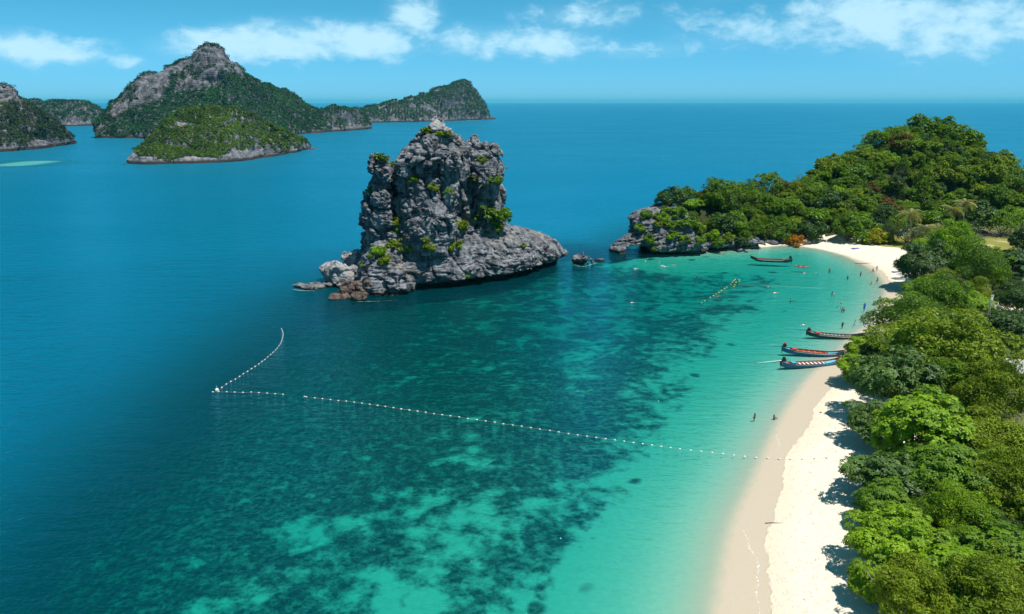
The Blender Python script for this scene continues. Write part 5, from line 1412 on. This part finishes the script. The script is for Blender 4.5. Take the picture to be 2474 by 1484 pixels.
arm = [G(*zc_(*p)) for p in ARM]
row = [zc_(*p) for p in ROW] + [z7(*p) for p in ROW7]
a_, b_ = np.array(row[-1]), np.array(z6(*ROW6[0])); row += [tuple(a_ + (b_ - a_) * k / 12) for k in range(1, 12)] + [z6(*p) for p in ROW6]
row = [G(*p) for p in row]
for q in row: q[2] = max(0.0, ground_z(q[0], q[1]) + .1)
def string(pts, label, group, s=1.0, mat=None):
    for k, q in enumerate(pts):
        d = pts[min(k + 1, len(pts) - 1)] - pts[max(k - 1, 0)]
        float_buoy((q[0], q[1], q[2] + .04), math.atan2(d[1], d[0]) + rr.uniform(-.4, .4), label, group, mat, s)
string(arm, 'white float on the short curved line running out left of the stack', 'floats of the short curved line', .6)
string(row, 'white float on the long line strung across the bay to the beach', 'floats of the long line', .55)
def rope(pts, label, r=.010):
    P_ = []
    for a, b in zip(pts[:-1], pts[1:]):
        for k in (0, .33, .66): P_.append(a + (b - a) * k + np.array((0, 0, .03)))
    P_.append(pts[-1] + np.array((0, 0, .03)))
    o = tube_obj('float_rope', P_, r, M_ROPE, None, 4); tag(o, label, 'rope')
rope(arm + [row[1]], 'rope of the short curved float line left of the stack'); rope(row[:10], 'rope of the long float line at its outer left end'); rope(row[10:], 'rope of the long float line reaching the beach')
q = G(*zc_(135, 793)); e = empty('marker_buoy', (q[0], q[1], 0)); tag(e, 'pale marker buoy where the two white float lines meet', 'buoy')
V, F = tube(np.array(((0, 0, -.3), (0, 0, .0), (0, 0, .3), (0, 0, .45))), (.2, .32, .3, .12), 12); obj('buoy_body', mesh_np('buoy_body', V, tri_fix(F), True), M_FLOAT, e)
tube_obj('buoy_post', ((0, 0, .4), (0, 0, .9)), .05, M_TURQ, e)
YB = [(1455, 1130), (1503, 1130), (1502, 1148), (1443, 1143), (1428, 1160), (1468, 1160), (1412, 1182), (1455, 1188), (1445, 1205), (1367, 1212), (1343, 1228), (1310, 1252), (1283, 1270), (1252, 1288), (1225, 1303), (1190, 1323), (1132, 1360), (1095, 1380)]
for p in YB:
    q = G(*z3(*p)); float_buoy((q[0], q[1], .04), rr.uniform(0, 3), 'yellowish float in the broken line off the anchored longtail boat', 'yellowish floats in the bay', M_YEL, .8)
q = G(*z3(490, 932)); float_buoy((q[0], q[1], .04), 0, 'single yellow float off the sea arch', None, M_YEL, .95)
q = G(*z3(1240, 898)); float_buoy((q[0], q[1], .04), 0, 'single blue float off the headland cliff', None, M_BLUE, .9)
pts = [G(*z3(x, y)) for x, y in ((1490, 1185), (1600, 1189), (1720, 1192), (1860, 1198), (2000, 1204), (2150, 1212), (2390, 1222))]
rope(pts, 'thin white rope floating across the bay toward the far sand', .018)
# red marker pole on the islet
q = G(1407, 638); e = empty('channel_marker', (q[0] + .3, q[1] + 1.2, 1.6)); tag(e, 'slim red marker pole on the small rock islet', 'marker')
tube_obj('pole', ((0, 0, -.6), (0, 0, 2.2)), .09, M_RED, e); box_obj('topmark', (-.25, .25, -.04, .04, 1.7, 2.2), M_RED, e)

# towels, driftwood, wrack and foam
M_TOWEL = plain('teal_towel', (.08, .42, .52), .9, .1); M_TOWELW = plain('white_towel', (.80, .78, .80), .9, .1); M_TOWELB = plain('violet_towel', (.12, .13, .45), .9, .1)
def towel(dx, dy, w, l, rz, mat, label):
    q = G(dx, dy, 1.5); z0 = ground_z(q[0], q[1]); q = G(dx, dy, z0); n, m = 8, 5
    S_ = np.array([[((i / (n - 1) - .5) * l, (j / (m - 1) - .5) * w, .05 + .025 * math.sin(i * 1.7 + j) + .02 * math.cos(j * 2.3)) for j in range(m)] for i in range(n)])
    V, F = loft(S_); V2 = V - (0, 0, .02); k = len(V)
    o = obj('towel', mesh_np('towel', np.vstack((V, V2)), np.vstack((F, F[:, ::-1] + k)), True), mat); o.location = (q[0], q[1], ground_z(q[0], q[1]) + .05); o.rotation_euler = (0, 0, rz); tag(o, label, 'towel')
towel(2072, 1027, .9, 1.7, .1, M_TOWEL, 'teal towel on the sand right of the standing woman')
towel(2060, 1036, 1.0, 1.9, .05, M_TOWELW, 'white towel at the feet of the standing woman')
towel(2068, 603, 1.6, 3.2, .2, M_TOWELB, 'violet towel in tree shade on the inner beach')
towel(2165, 658, 1.6, 2.6, .1, M_TOWELB, 'blue violet towel under the dark overhanging tree')
def driftwood(dx, dy, l, rz, label, r=.05):
    q = G(dx, dy, .5); z0 = ground_z(q[0], q[1]); e = tube_obj('driftwood', ((-l / 2, 0, .05), (-l / 6, .05, .07), (l / 5, -.03, .06), (l / 2, .06, .05)), (r, r * .9, r * .7, r * .4), M_BARK, None, 6)
    e.location = (q[0], q[1], z0); e.rotation_euler = (0, 0, rz); tag(e, label, 'driftwood')
driftwood(*z6(622, 908), 2.4, .0, 'thin dark driftwood stick on the wet lower sand')
driftwood(*z1(1670, 312), 9.0, .15, 'long thin log at the far water edge', .10)
driftwood(*z1(830, 45), 8.0, .7, 'bleached branch leaning at the headland end of the beach', .14)
driftwood(*z6(907, 226), .5, .3, 'small dark piece of driftwood above the wet sand', .10)
m_foam, t = new_mat('sea_foam')
p = pos(t); k = (noise(t, p, 3.5, 5, .7)).step(.48, .62)
tr = t.nodes.new('ShaderNodeBsdfTransparent')
finish(t, mixsh(t, k * .8, E(t, tr.outputs[0]), diffuse(t, (.82, .84, .82))))
def foam(pts, wid, label, fn=G, wob=.25):
    P_ = smooth_line([fn(*p)[:2] for p in pts], 3); n = len(P_)
    d = np.gradient(P_, axis=0); nn = np.stack((-d[:, 1], d[:, 0]), -1); nn /= np.maximum(np.linalg.norm(nn, axis=1, keepdims=True), 1e-6)
    P_ = P_ + nn * (fbm(np.column_stack((P_ / 1.3, P_[:, 0] * 0)), 3) * wob * 2)[:, None]
    taper = np.sin(np.linspace(0.02, math.pi - .02, n)) ** .5 * wid * (.55 + .9 * (fbm(np.column_stack((P_ / 3.0, P_[:, 0] * 0 + 3)), 2) + .5))
    A_ = P_ - nn * taper[:, None] / 2; B_ = P_ + nn * taper[:, None] / 2
    V = np.concatenate((A_, B_)); z_ = np.maximum(ground_z(V[:, 0], V[:, 1]), 0) + .035
    i = np.arange(n - 1); F = np.stack((i, i + 1, i + 1 + n, i + n), -1)
    o = obj('foam_line', mesh_np('foam_line', np.column_stack((V, z_)), F, True), m_foam); tag(o, label, 'foam')
foam([z6(*p) for p in ((428, 965), (440, 1010), (462, 1050), (480, 1100), (505, 1160), (522, 1220), (512, 1290), (505, 1360), (525, 1420), (520, 1500))], .24, 'white foam line along the nearest water edge')
foam([z6(*p) for p in ((640, 330), (625, 380), (650, 440), (640, 470))], .14, 'faint foam line at the water edge by the bathing women')
foam([z6(*p) for p in ((815, 110), (800, 150), (795, 180))], .14, 'short foam lick at the water edge beyond the bathing women')
foam([z6(*p) for p in ((700, 300), (760, 330), (785, 360))], .07, 'thin swash line on the wet sand')
foam([z1(*p) for p in ((2000, 690), (2060, 730), (2110, 755))], .2, 'foam line on the far wet sand under the dark tree')
foam([z1(*p) for p in ((1740, 1198), (1800, 1160), (1850, 1110))], .3, 'foam at the water edge beside the man in blue')
foam([(2040, 868), (2060, 852), (2085, 832)], .18, 'foam line beside the beached boats')
foam([(860, 729), (900, 728), (960, 726)], .2, 'faint foam along the left foot of the stack')
foam([(706, 699), (730, 702), (760, 703)], .5, 'foam at the tip of the flat grey slab')
foam([(1385, 640), (1412, 646), (1440, 634)], .5, 'foam around the small rock islet')
foam([(585, 387), (600, 388), (612, 386)], 1.8, 'foam patch on the rock awash below the bright green island')
foam([(1110, 293), (1150, 291), (1185, 290), (1200, 289)], 5.0, 'surf line at the foot of the distant wedge island')
foam([(742, 362), (756, 363), (768, 361)], 1.6, 'foam around the flat skerry')

# ------------------------------------------------------------------ people
BASE = dict(pelvis=(0, 0, .93), spine=(0, 0, 1.11), chest=(0, .01, 1.29), neck=(0, 0, 1.43), head=(0, .015, 1.56), crown=(0, .0, 1.65), nose=(0, .115, 1.535),
            shoulder=(.165, 0, 1.39), elbow=(.235, -.03, 1.12), wrist=(.25, .05, .88), hand=(.255, .07, .81), hip=(.09, 0, .90), knee=(.10, .03, .50), ankle=(.10, -.02, .09), toe=(.115, .13, .035))
SIDED = ('shoulder', 'elbow', 'wrist', 'hand', 'hip', 'knee', 'ankle', 'toe')
RAD = dict(pelvis=(.15, .105), spine=(.125, .09), chest=(.155, .105), neck=(.055, .055), head=(.078, .09), crown=(.05, .06), nose=(.014, .014), shoulder=(.062, .06), elbow=(.041, .041), wrist=(.029, .026), hand=(.040, .02), hip=(.092, .095), knee=(.058, .06), ankle=(.036, .04), toe=(.038, .025))
def joints(**kw):
    j = {}
    for k, v in BASE.items():
        if k in SIDED:
            j[k + '_a'] = np.array((v[0], v[1], v[2])); j[k + '_b'] = np.array((-v[0], v[1], v[2]))
        else: j[k] = np.array(v, float)
    for k, v in kw.items(): j[k] = np.array(v, float)
    return j
def bone_list():
    L_ = [('pelvis', 'spine'), ('spine', 'chest'), ('chest', 'neck'), ('neck', 'head'), ('head', 'crown'), ('head', 'nose')]
    for s_ in 'ab': L_ += [('chest', 'shoulder_' + s_), ('shoulder_' + s_, 'elbow_' + s_), ('elbow_' + s_, 'wrist_' + s_), ('wrist_' + s_, 'hand_' + s_), ('pelvis', 'hip_' + s_), ('hip_' + s_, 'knee_' + s_), ('knee_' + s_, 'ankle_' + s_), ('ankle_' + s_, 'toe_' + s_)]
    return L_
BONES = bone_list()
def body_mesh(name, j):
    bm = bmesh.new(); sk_ = bm.verts.layers.skin.verify(); vs = {}
    for k, p in j.items():
        v = bm.verts.new(p); r = RAD[k.rsplit('_', 1)[0] if k[-2:] in ('_a', '_b') else k]
        v[sk_].radius = r; v[sk_].use_root = (k == 'pelvis'); vs[k] = v
    for a, b in BONES: bm.edges.new((vs[a], vs[b]))
    for s_ in 'ab':
        w, h_ = j['wrist_' + s_], j['hand_' + s_]; d = unit(h_ - w); side = unit(np.cross(d, np.array((1.0, .2, .1)))); up = np.cross(d, side)
        for k, (off, ln) in enumerate(((-.027, .062), (-.009, .075), (.009, .070), (.026, .055))):
            p0 = h_ + side * off; a = bm.verts.new(p0 + d * ln * .55 + up * .006); b = bm.verts.new(p0 + d * ln + up * .022)
            a[sk_].radius = (.0095, .0095); b[sk_].radius = (.008, .008); bm.edges.new((vs['hand_' + s_], a)); bm.edges.new((a, b))
        a = bm.verts.new(w + d * .03 + side * -.045); b = bm.verts.new(w + d * .065 + side * -.055)
        a[sk_].radius = (.011, .011); b[sk_].radius = (.009, .009); bm.edges.new((vs['wrist_' + s_], a)); bm.edges.new((a, b))
    me = bpy.data.meshes.new(name); bm.to_mesh(me); bm.free()
    o = bpy.data.objects.new(name, me); COL.objects.link(o)
    m = o.modifiers.new('skin', 'SKIN'); m.use_smooth_shade = True
    o.modifiers.new('sub', 'SUBSURF').levels = 1
    dg = bpy.context.evaluated_depsgraph_get(); out = bpy.data.meshes.new_from_object(o.evaluated_get(dg))
    bpy.data.objects.remove(o); out.name = name
    return out
def near_bone(V, j):
    best = np.full(len(V), 9.0); who = np.zeros(len(V), int); par = np.zeros(len(V))
    for k, (a, b) in enumerate(BONES):
        A_, B_ = j[a], j[b]; ab = B_ - A_; t_ = np.clip((V - A_) @ ab / max(ab @ ab, 1e-9), 0, 1)
        d = np.linalg.norm(V - (A_ + t_[:, None] * ab), axis=1) - .03 * (k < 3); m = d < best
        best[m] = d[m]; who[m] = k; par[m] = t_[m]
    return who, par
def garment(name, me, j, test, puff):
    V = np.empty(len(me.vertices) * 3, np.float32); me.vertices.foreach_get('co', V); V = V.reshape(-1, 3)
    N = np.empty(len(V) * 3, np.float32); me.vertex_normals.foreach_get('vector', N); N = N.reshape(-1, 3)
    who, par = near_bone(V, j); ok = np.array([test(BONES[w][0].split('_')[0], BONES[w][1].split('_')[0], t_) for w, t_ in zip(who, par)])
    F = [tuple(p.vertices) for p in me.polygons if sum(ok[v] for v in p.vertices) * 2 > len(p.vertices)]
    out = bpy.data.meshes.new(name)
    out.from_pydata([tuple(v) for v in V + N * puff], [], F); out.polygons.foreach_set('use_smooth', np.full(len(F), True))
    bm = bmesh.new(); bm.from_mesh(out); bmesh.ops.delete(bm, geom=[v for v in bm.verts if not v.link_faces], context='VERTS'); bm.to_mesh(out); bm.free()
    return out
T_TRUNKS = lambda a, b, t_: (a == 'pelvis') or (a == 'hip' and t_ < .55) or (a, b) == ('pelvis', 'spine') and t_ < .3
T_BRIEF = lambda a, b, t_: (a == 'pelvis' and b in ('hip', 'pelvis')) or (a == 'hip' and t_ < .28) or ((a, b) == ('pelvis', 'spine') and t_ < .6)
T_BRA = lambda a, b, t_: ((a, b) == ('spine', 'chest') and t_ > .35) or ((a, b) == ('chest', 'neck') and t_ < .4) or ((a, b) == ('chest', 'shoulder') and t_ < .35)
T_SHIRT = lambda a, b, t_: a in ('spine', 'chest') and b != 'head' or (a == 'pelvis' and b == 'spine') or (a == 'shoulder' and t_ < .7)
T_LONG = lambda a, b, t_: T_SHIRT(a, b, t_) or a == 'pelvis' or (a == 'hip' and t_ < .8)
T_VEST = lambda a, b, t_: a in ('spine', 'chest') and b in ('chest', 'neck', 'shoulder')
def hair_mesh(name, j, long):
    bm = bmesh.new(); bmesh.ops.create_uvsphere(bm, u_segments=12, v_segments=8, radius=1.0)
    h_ = j['head']; up = unit(j['crown'] - j['neck']); fw = unit(j['nose'] - h_); fw = unit(fw - up * (fw @ up)); sd = np.cross(fw, up)
    for v in bm.verts:
        q = np.array(v.co); dn = max(0, -q[2])
        p = h_ + sd * q[0] * .098 + fw * (q[1] * .108 - .028) + up * (q[2] * .112 + .035)
        if q[2] < -.1: p = p - up * dn * (.30 if long else .02) - fw * .05 * dn * (1 if q[1] < .3 else 2.4)
        if q[1] > .35 and q[2] < .45: p = p - fw * .10
        v.co = p
    me = bpy.data.meshes.new(name); bm.to_mesh(me); bm.free(); me.polygons.foreach_set('use_smooth', np.full(len(me.polygons), True)); return me
POSE = {}
POSE['stand'] = joints(toe_b=(-.13, .12, .035), elbow_a=(.25, .02, 1.13), wrist_a=(.19, .17, 1.0), hand_a=(.15, .21, 1.05), elbow_b=(-.25, .02, 1.13), wrist_b=(-.19, .17, 1.0), hand_b=(-.15, .21, 1.05))
POSE['arms_down'] = joints()
POSE['walk'] = joints(knee_a=(.10, .22, .53), ankle_a=(.10, .20, .10), toe_a=(.11, .35, .05), knee_b=(-.10, -.04, .50), ankle_b=(-.10, -.30, .16), toe_b=(-.11, -.20, .05), elbow_a=(.24, -.12, 1.13), wrist_a=(.25, -.10, .89), hand_a=(.25, -.08, .81), elbow_b=(-.24, .06, 1.12), wrist_b=(-.24, .22, .93), hand_b=(-.24, .28, .87))
POSE['sit'] = joints(**{k: (v[0], v[1], v[2] - .80) for k, v in BASE.items() if k not in SIDED}, hip_a=(.09, 0, .10), hip_b=(-.09, 0, .10), knee_a=(.14, .36, .36), knee_b=(-.14, .36, .36), ankle_a=(.13, .62, .06), ankle_b=(-.13, .62, .06), toe_a=(.13, .76, .08), toe_b=(-.13, .76, .08),
                      shoulder_a=(.165, 0, .59), shoulder_b=(-.165, 0, .59), elbow_a=(.26, .10, .36), elbow_b=(-.26, .10, .36), wrist_a=(.18, .32, .38), wrist_b=(-.18, .32, .38), hand_a=(.14, .38, .40), hand_b=(-.14, .38, .40))
POSE['swim'] = joints(pelvis=(0, -.05, .02), spine=(0, .12, .03), chest=(0, .30, .05), neck=(0, .44, .07), head=(0, .57, .12), crown=(0, .66, .15), nose=(0, .60, .01), shoulder_a=(.165, .40, .05), shoulder_b=(-.165, .40, .05), elbow_a=(.30, .62, .02), elbow_b=(-.34, .30, .0), wrist_a=(.22, .84, .0), wrist_b=(-.30, .06, -.04), hand_a=(.20, .92, -.01), hand_b=(-.29, -.02, -.05),
                       hip_a=(.09, -.08, .01), hip_b=(-.09, -.08, .01), knee_a=(.11, -.48, -.02), knee_b=(-.11, -.48, -.06), ankle_a=(.11, -.90, -.0), ankle_b=(-.12, -.88, -.10), toe_a=(.11, -1.04, .0), toe_b=(-.12, -1.02, -.12))
POSE['bend'] = joints(spine=(0, .12, 1.03), chest=(0, .30, 1.02), neck=(0, .44, 1.0), head=(0, .57, .99), crown=(0, .66, .97), nose=(0, .60, .88), shoulder_a=(.165, .39, 1.0), shoulder_b=(-.165, .39, 1.0), elbow_a=(.22, .42, .74), elbow_b=(-.22, .42, .74), wrist_a=(.18, .50, .52), wrist_b=(-.18, .50, .52), hand_a=(.17, .52, .45), hand_b=(-.17, .52, .45), knee_a=(.11, .10, .49), knee_b=(-.11, .10, .49))
POSE['crouch'] = joints(**{k: (v[0], v[1] + (v[2] - .93) * .35, v[2] * .9 - .52) for k, v in BASE.items() if k not in SIDED}, hip_a=(.09, 0, .30), hip_b=(-.09, 0, .30), knee_a=(.16, .34, .42), knee_b=(-.16, .34, .42), ankle_a=(.12, .02, .09), ankle_b=(-.12, .02, .09), toe_a=(.13, .17, .035), toe_b=(-.13, .17, .035),
                         shoulder_a=(.165, .16, .72), shoulder_b=(-.165, .16, .72), elbow_a=(.24, .34, .52), elbow_b=(-.24, .34, .52), wrist_a=(.14, .50, .34), wrist_b=(-.14, .50, .34), hand_a=(.12, .55, .28), hand_b=(-.12, .55, .28))
BODY = {k: body_mesh('body_' + k, j) for k, j in POSE.items()}
M_SKINL = plain('light_skin', (.56, .36, .26), .55, .3, .06); M_SKINT = plain('tanned_skin', (.34, .19, .115), .55, .3, .06)
M_HAIRD = plain('dark_hair', (.018, .013, .010), .6, .3); M_HAIRB = plain('brown_hair', (.09, .055, .03), .6, .3)
CLOTH = {}
def cloth(col):
    if col not in CLOTH: CLOTH[col] = plain('cloth_%d' % len(CLOTH), col, .85, .1, .1)
    return CLOTH[col]
_gcache = {}
GT = dict(trunks=(T_TRUNKS, .018), brief=(T_BRIEF, .012), bra=(T_BRA, .014), shirt=(T_SHIRT, .02), robe=(T_LONG, .035), vest=(T_VEST, .045))
def person(pose, loc, rz, label, wear, skin=M_SKINL, hair=M_HAIRD, long=False, s=1.0, hat=None, group=None):
    e = empty('person', loc, rz); e.scale = (s, s, s); tag(e, label, 'person', group)
    me = BODY[pose]; o = bpy.data.objects.new('body', me); COL.objects.link(o); o.parent = e
    if not me.materials: me.materials.append(skin)
    o.material_slots[0].link = 'OBJECT'; o.material_slots[0].material = skin
    k = ('hair', pose, long)
    if k not in _gcache: _gcache[k] = hair_mesh('hair', POSE[pose], long); _gcache[k].materials.append(hair)
    h_ = bpy.data.objects.new('hair', _gcache[k]); COL.objects.link(h_); h_.parent = e
    h_.material_slots[0].link = 'OBJECT'; h_.material_slots[0].material = hair
    for g, col in wear:
        k = (g, pose)
        if k not in _gcache: _gcache[k] = garment(g, me, POSE[pose], *GT[g]); _gcache[k].materials.append(cloth(col))
        c_ = bpy.data.objects.new({'bra': 'bikini_top', 'brief': 'bikini_bottom', 'trunks': 'shorts', 'shirt': 'shirt', 'robe': 'long_shirt', 'vest': 'life_vest'}[g], _gcache[k]); COL.objects.link(c_); c_.parent = e
        c_.material_slots[0].link = 'OBJECT'; c_.material_slots[0].material = cloth(col)
    if hat:
        j = POSE[pose]; V, F = tube(np.array((j['head'] + (0, 0, .06), j['head'] + (0, 0, .08), j['head'] + (0, 0, .085), j['head'] + (0, 0, .17))), (.24, .22, .12, .10), 12)
        obj('sun_hat', mesh_np('sun_hat', V, tri_fix(F), True), cloth(hat), e)
    return e
WHT, BLK, RED_, BLU, NVY, YEL_, ORG, TRQ = (.78, .77, .75), (.02, .02, .025), (.5, .05, .05), (.02, .13, .62), (.03, .06, .20), (.70, .55, .04), (.70, .22, .05), (.05, .42, .5)
def at_ground(p): 
    q = G(*p); z_ = ground_z(q[0], q[1]); q = G(*p, z_) if z_ > 0 else q
    return np.array((q[0], q[1], z_))
def standing(pose, p, rz, label, wear, **k):
    q = at_ground(p); return person(pose, (q[0], q[1], q[2] + .0), rz, label, wear, **k)
def wading(pose, p, sink, rz, label, wear, **k):
    """feet below the surface: sink = depth of the feet"""
    q = G(*p); return person(pose, (q[0], q[1], -sink), rz, label, wear, **k)
def swimmer(p, rz, label, wear, **k):
    q = G(*p); return person('swim', (q[0], q[1], -.02), rz, label, wear, **k)
PI = math.pi
standing('stand', full(3389, 1716), .3, 'woman in a black bikini standing on the dry sand beside a towel'.replace('woman', 'person'), [('bra', BLK), ('brief', BLK)], skin=M_SKINT, long=True)
wading('arms_down', full(3017, 1676), .62, .4, 'person with long dark hair standing thigh deep off the near beach', [('bra', BLK), ('brief', BLK)], long=True, skin=M_SKINL)
wading('sit', full(3096, 1674), .18, -1.2, 'person sitting in the shallows right of the wading one off the near beach', [('bra', BLK), ('brief', BLK)], long=True, skin=M_SKINT)
standing('arms_down', z1(1790, 447), 2.6, 'person in white with a white sun hat at the far water edge', [('robe', WHT)], hat=WHT, s=1.12)
standing('crouch', z1(1745, 446), 1.6, 'person in red crouching beside the one in the white hat', [('shirt', RED_)], skin=M_SKINT, s=1.1)
wading('arms_down', z1(1561, 512), .35, .5, 'slim person wading knee deep off the far sand', [('trunks', BLK)], skin=M_SKINT, s=1.08)
wading('arms_down', z1(1382, 522), 1.25, 0, 'bather up to the shoulders left of the far wading person', [('trunks', RED_)], skin=M_SKINT)
wading('walk', z1(1795, 612), .1, 1.0, 'tanned person in dark swimwear walking near the far curve of the beach', [('trunks', BLK), ('bra', BLK)], skin=M_SKINT, long=True, s=1.08)
wading('sit', z1(1718, 614), .25, 2.0, 'bather sitting in the shallows left of the tanned walker', [('trunks', BLU)], skin=M_SKINL)
wading('arms_down', z1(1120, 428), 1.05, .6, 'bather with arms round another right of the pink kayak', [('vest', ORG)], skin=M_SKINT)
wading('arms_down', z1(1134, 430), .95, -2.4, 'bather in an orange vest right of the pink kayak', [('vest', ORG)], skin=M_SKINL)
swimmer(z1(765, 468), 1.6, 'pale swimmer splashing below the pink kayak', [('trunks', WHT)])
swimmer(z1(940, 468), -1.7, 'swimmer in turquoise stretched flat right of the splashing one', [('shirt', TRQ)])
swimmer(z1(265, 668), 1.9, 'swimmer in a yellow vest beside the thin white rope', [('vest', YEL_), ('trunks', BLK)], skin=M_SKINT)
swimmer(z1(360, 749), 1.55, 'pale swimmer stretched flat below the yellow vested one', [('shirt', WHT)], s=1.25)
wading('arms_down', z1(573, 856), 1.12, .2, 'bather with a pale back in the middle of the bay', [('trunks', NVY)], skin=M_SKINL)
wading('arms_down', z1(1160, 772), .75, .7, 'bather in a blue top standing beside the bent one', [('shirt', BLU)])
wading('bend', z1(1195, 790), .45, 1.2, 'tanned bather bending over the water beside the blue topped one', [('trunks', ORG)], skin=M_SKINL)
swimmer(z1(1275, 893), 1.7, 'snorkeller in black shorts floating face down', [('trunks', BLK)])
wading('walk', z1(1829, 872), .15, .3, 'person in a red bikini walking in the thin water at the far curve', [('bra', RED_), ('brief', RED_)], skin=M_SKINT, long=True)
standing('arms_down', z1(2212, 858), -.6, 'tanned person standing on the dry sand under the dark tree', [('trunks', BLK)], skin=M_SKINT)
wading('stand', z1(1612, 998), .25, .2, 'person in a long bright blue shirt standing in the shallows', [('robe', BLU)], skin=M_SKINT, s=1.3)
wading('sit', z1(1828, 972), .05, 2.4, 'person sitting in the thin water near the tree shadow', [('trunks', BLK)], skin=M_SKINL, s=1.1)
swimmer(z1(1278, 964), .9, 'pale swimmer at the left of the small cluster of bathers', [('trunks', BLU)])
wading('arms_down', z1(1302, 988), .95, .5, 'bather in a yellow vest in the small cluster', [('vest', YEL_)], skin=M_SKINT)
wading('arms_down', z1(1328, 992), .95, -.9, 'pale bather at the right of the small cluster', [('trunks', RED_)])
wading('sit', z1(1583, 1098), .25, -.6, 'bather sitting low in the water below the blue shirted person', [('trunks', BLK)])
standing('walk', z1(1733, 1198), 2.2, 'man in navy shirt and shorts walking along the water edge'.replace('man', 'person'), [('shirt', NVY), ('trunks', BLK)], skin=M_SKINT, s=1.08)
wading('arms_down', z2(1755, 255), .55, .4, 'person in a dark red suit wading left of the white skirted one', [('robe', (.10, .02, .025))], skin=M_SKINT, long=True)
wading('walk', z2(2025, 240), .2, 1.8, 'person holding a white wrap wading beyond the grey boat', [('trunks', WHT), ('bra', WHT)], skin=M_SKINL, long=True)
swimmer(z2(875, 218), -1.2, 'swimmer on the surface off the stern of the grey boat', [('trunks', BLK), ('shirt', WHT)])
standing('arms_down', z2(1912, 850), 1.5, 'person half hidden behind the bright tree by the boat bows', [('trunks', RED_)], skin=M_SKINT)
swimmer(z3(1316, 842), 1.2, 'swimmer in an orange vest close under the headland rocks', [('vest', ORG)], skin=M_SKINT, s=1.1)
swimmer(z3(640, 935), 1.4, 'tanned swimmer nearest the sea arch', [('trunks', ORG)], skin=M_SKINT)
swimmer(z3(675, 980), 1.6, 'upper of two pale swimmers side by side off the sea arch', [('shirt', WHT)], s=1.1)
swimmer(z3(702, 990), 1.5, 'lower of two pale swimmers side by side off the sea arch', [('shirt', WHT)], s=1.1)
swimmer(z3(790, 972), -1.5, 'swimmer right of the two pale swimmers off the arch', [('trunks', RED_)])
swimmer(z3(386, 1014), 1.6, 'pale swimmer farthest left between the islet and the bay', [('shirt', WHT)], s=1.15)
wading('arms_down', z3(1048, 1092), 1.1, .3, 'bather upright in deep water in the middle of the bay', [('trunks', BLK)], skin=M_SKINL)
swimmer(z3(1272, 1311), 1.9, 'swimmer beside the lower yellowish floats', [('trunks', NVY)], skin=M_SKINT)
swimmer(z3(352, 1378), 1.5, 'lone swimmer right of the stack reflection', [('shirt', WHT)], skin=M_SKINT)
print('people done', round(time.time() - T_START, 1))

# ------------------------------------------------------------------ sea air
m_air, t = new_mat('sea_air')
pv = t.nodes.new('ShaderNodeVolumePrincipled')
pv.inputs['Color'].default_value = (0.14, 0.75, 1.0, 1.0)
pv.inputs['Density'].default_value = 0.00003
finish(t, E(t, pv.outputs[0]), True)
bm = bmesh.new(); bmesh.ops.create_cube(bm, size=1.0)
HZ = 50000.0
for v in bm.verts:
    v.co = (v.co.x * 2 * HZ, v.co.y * 2 * HZ + 20000, -48.0 if v.co.z < 0 else 175.0)
hz = bm_obj('haze', bm, m_air); tag(hz, kind='stuff')
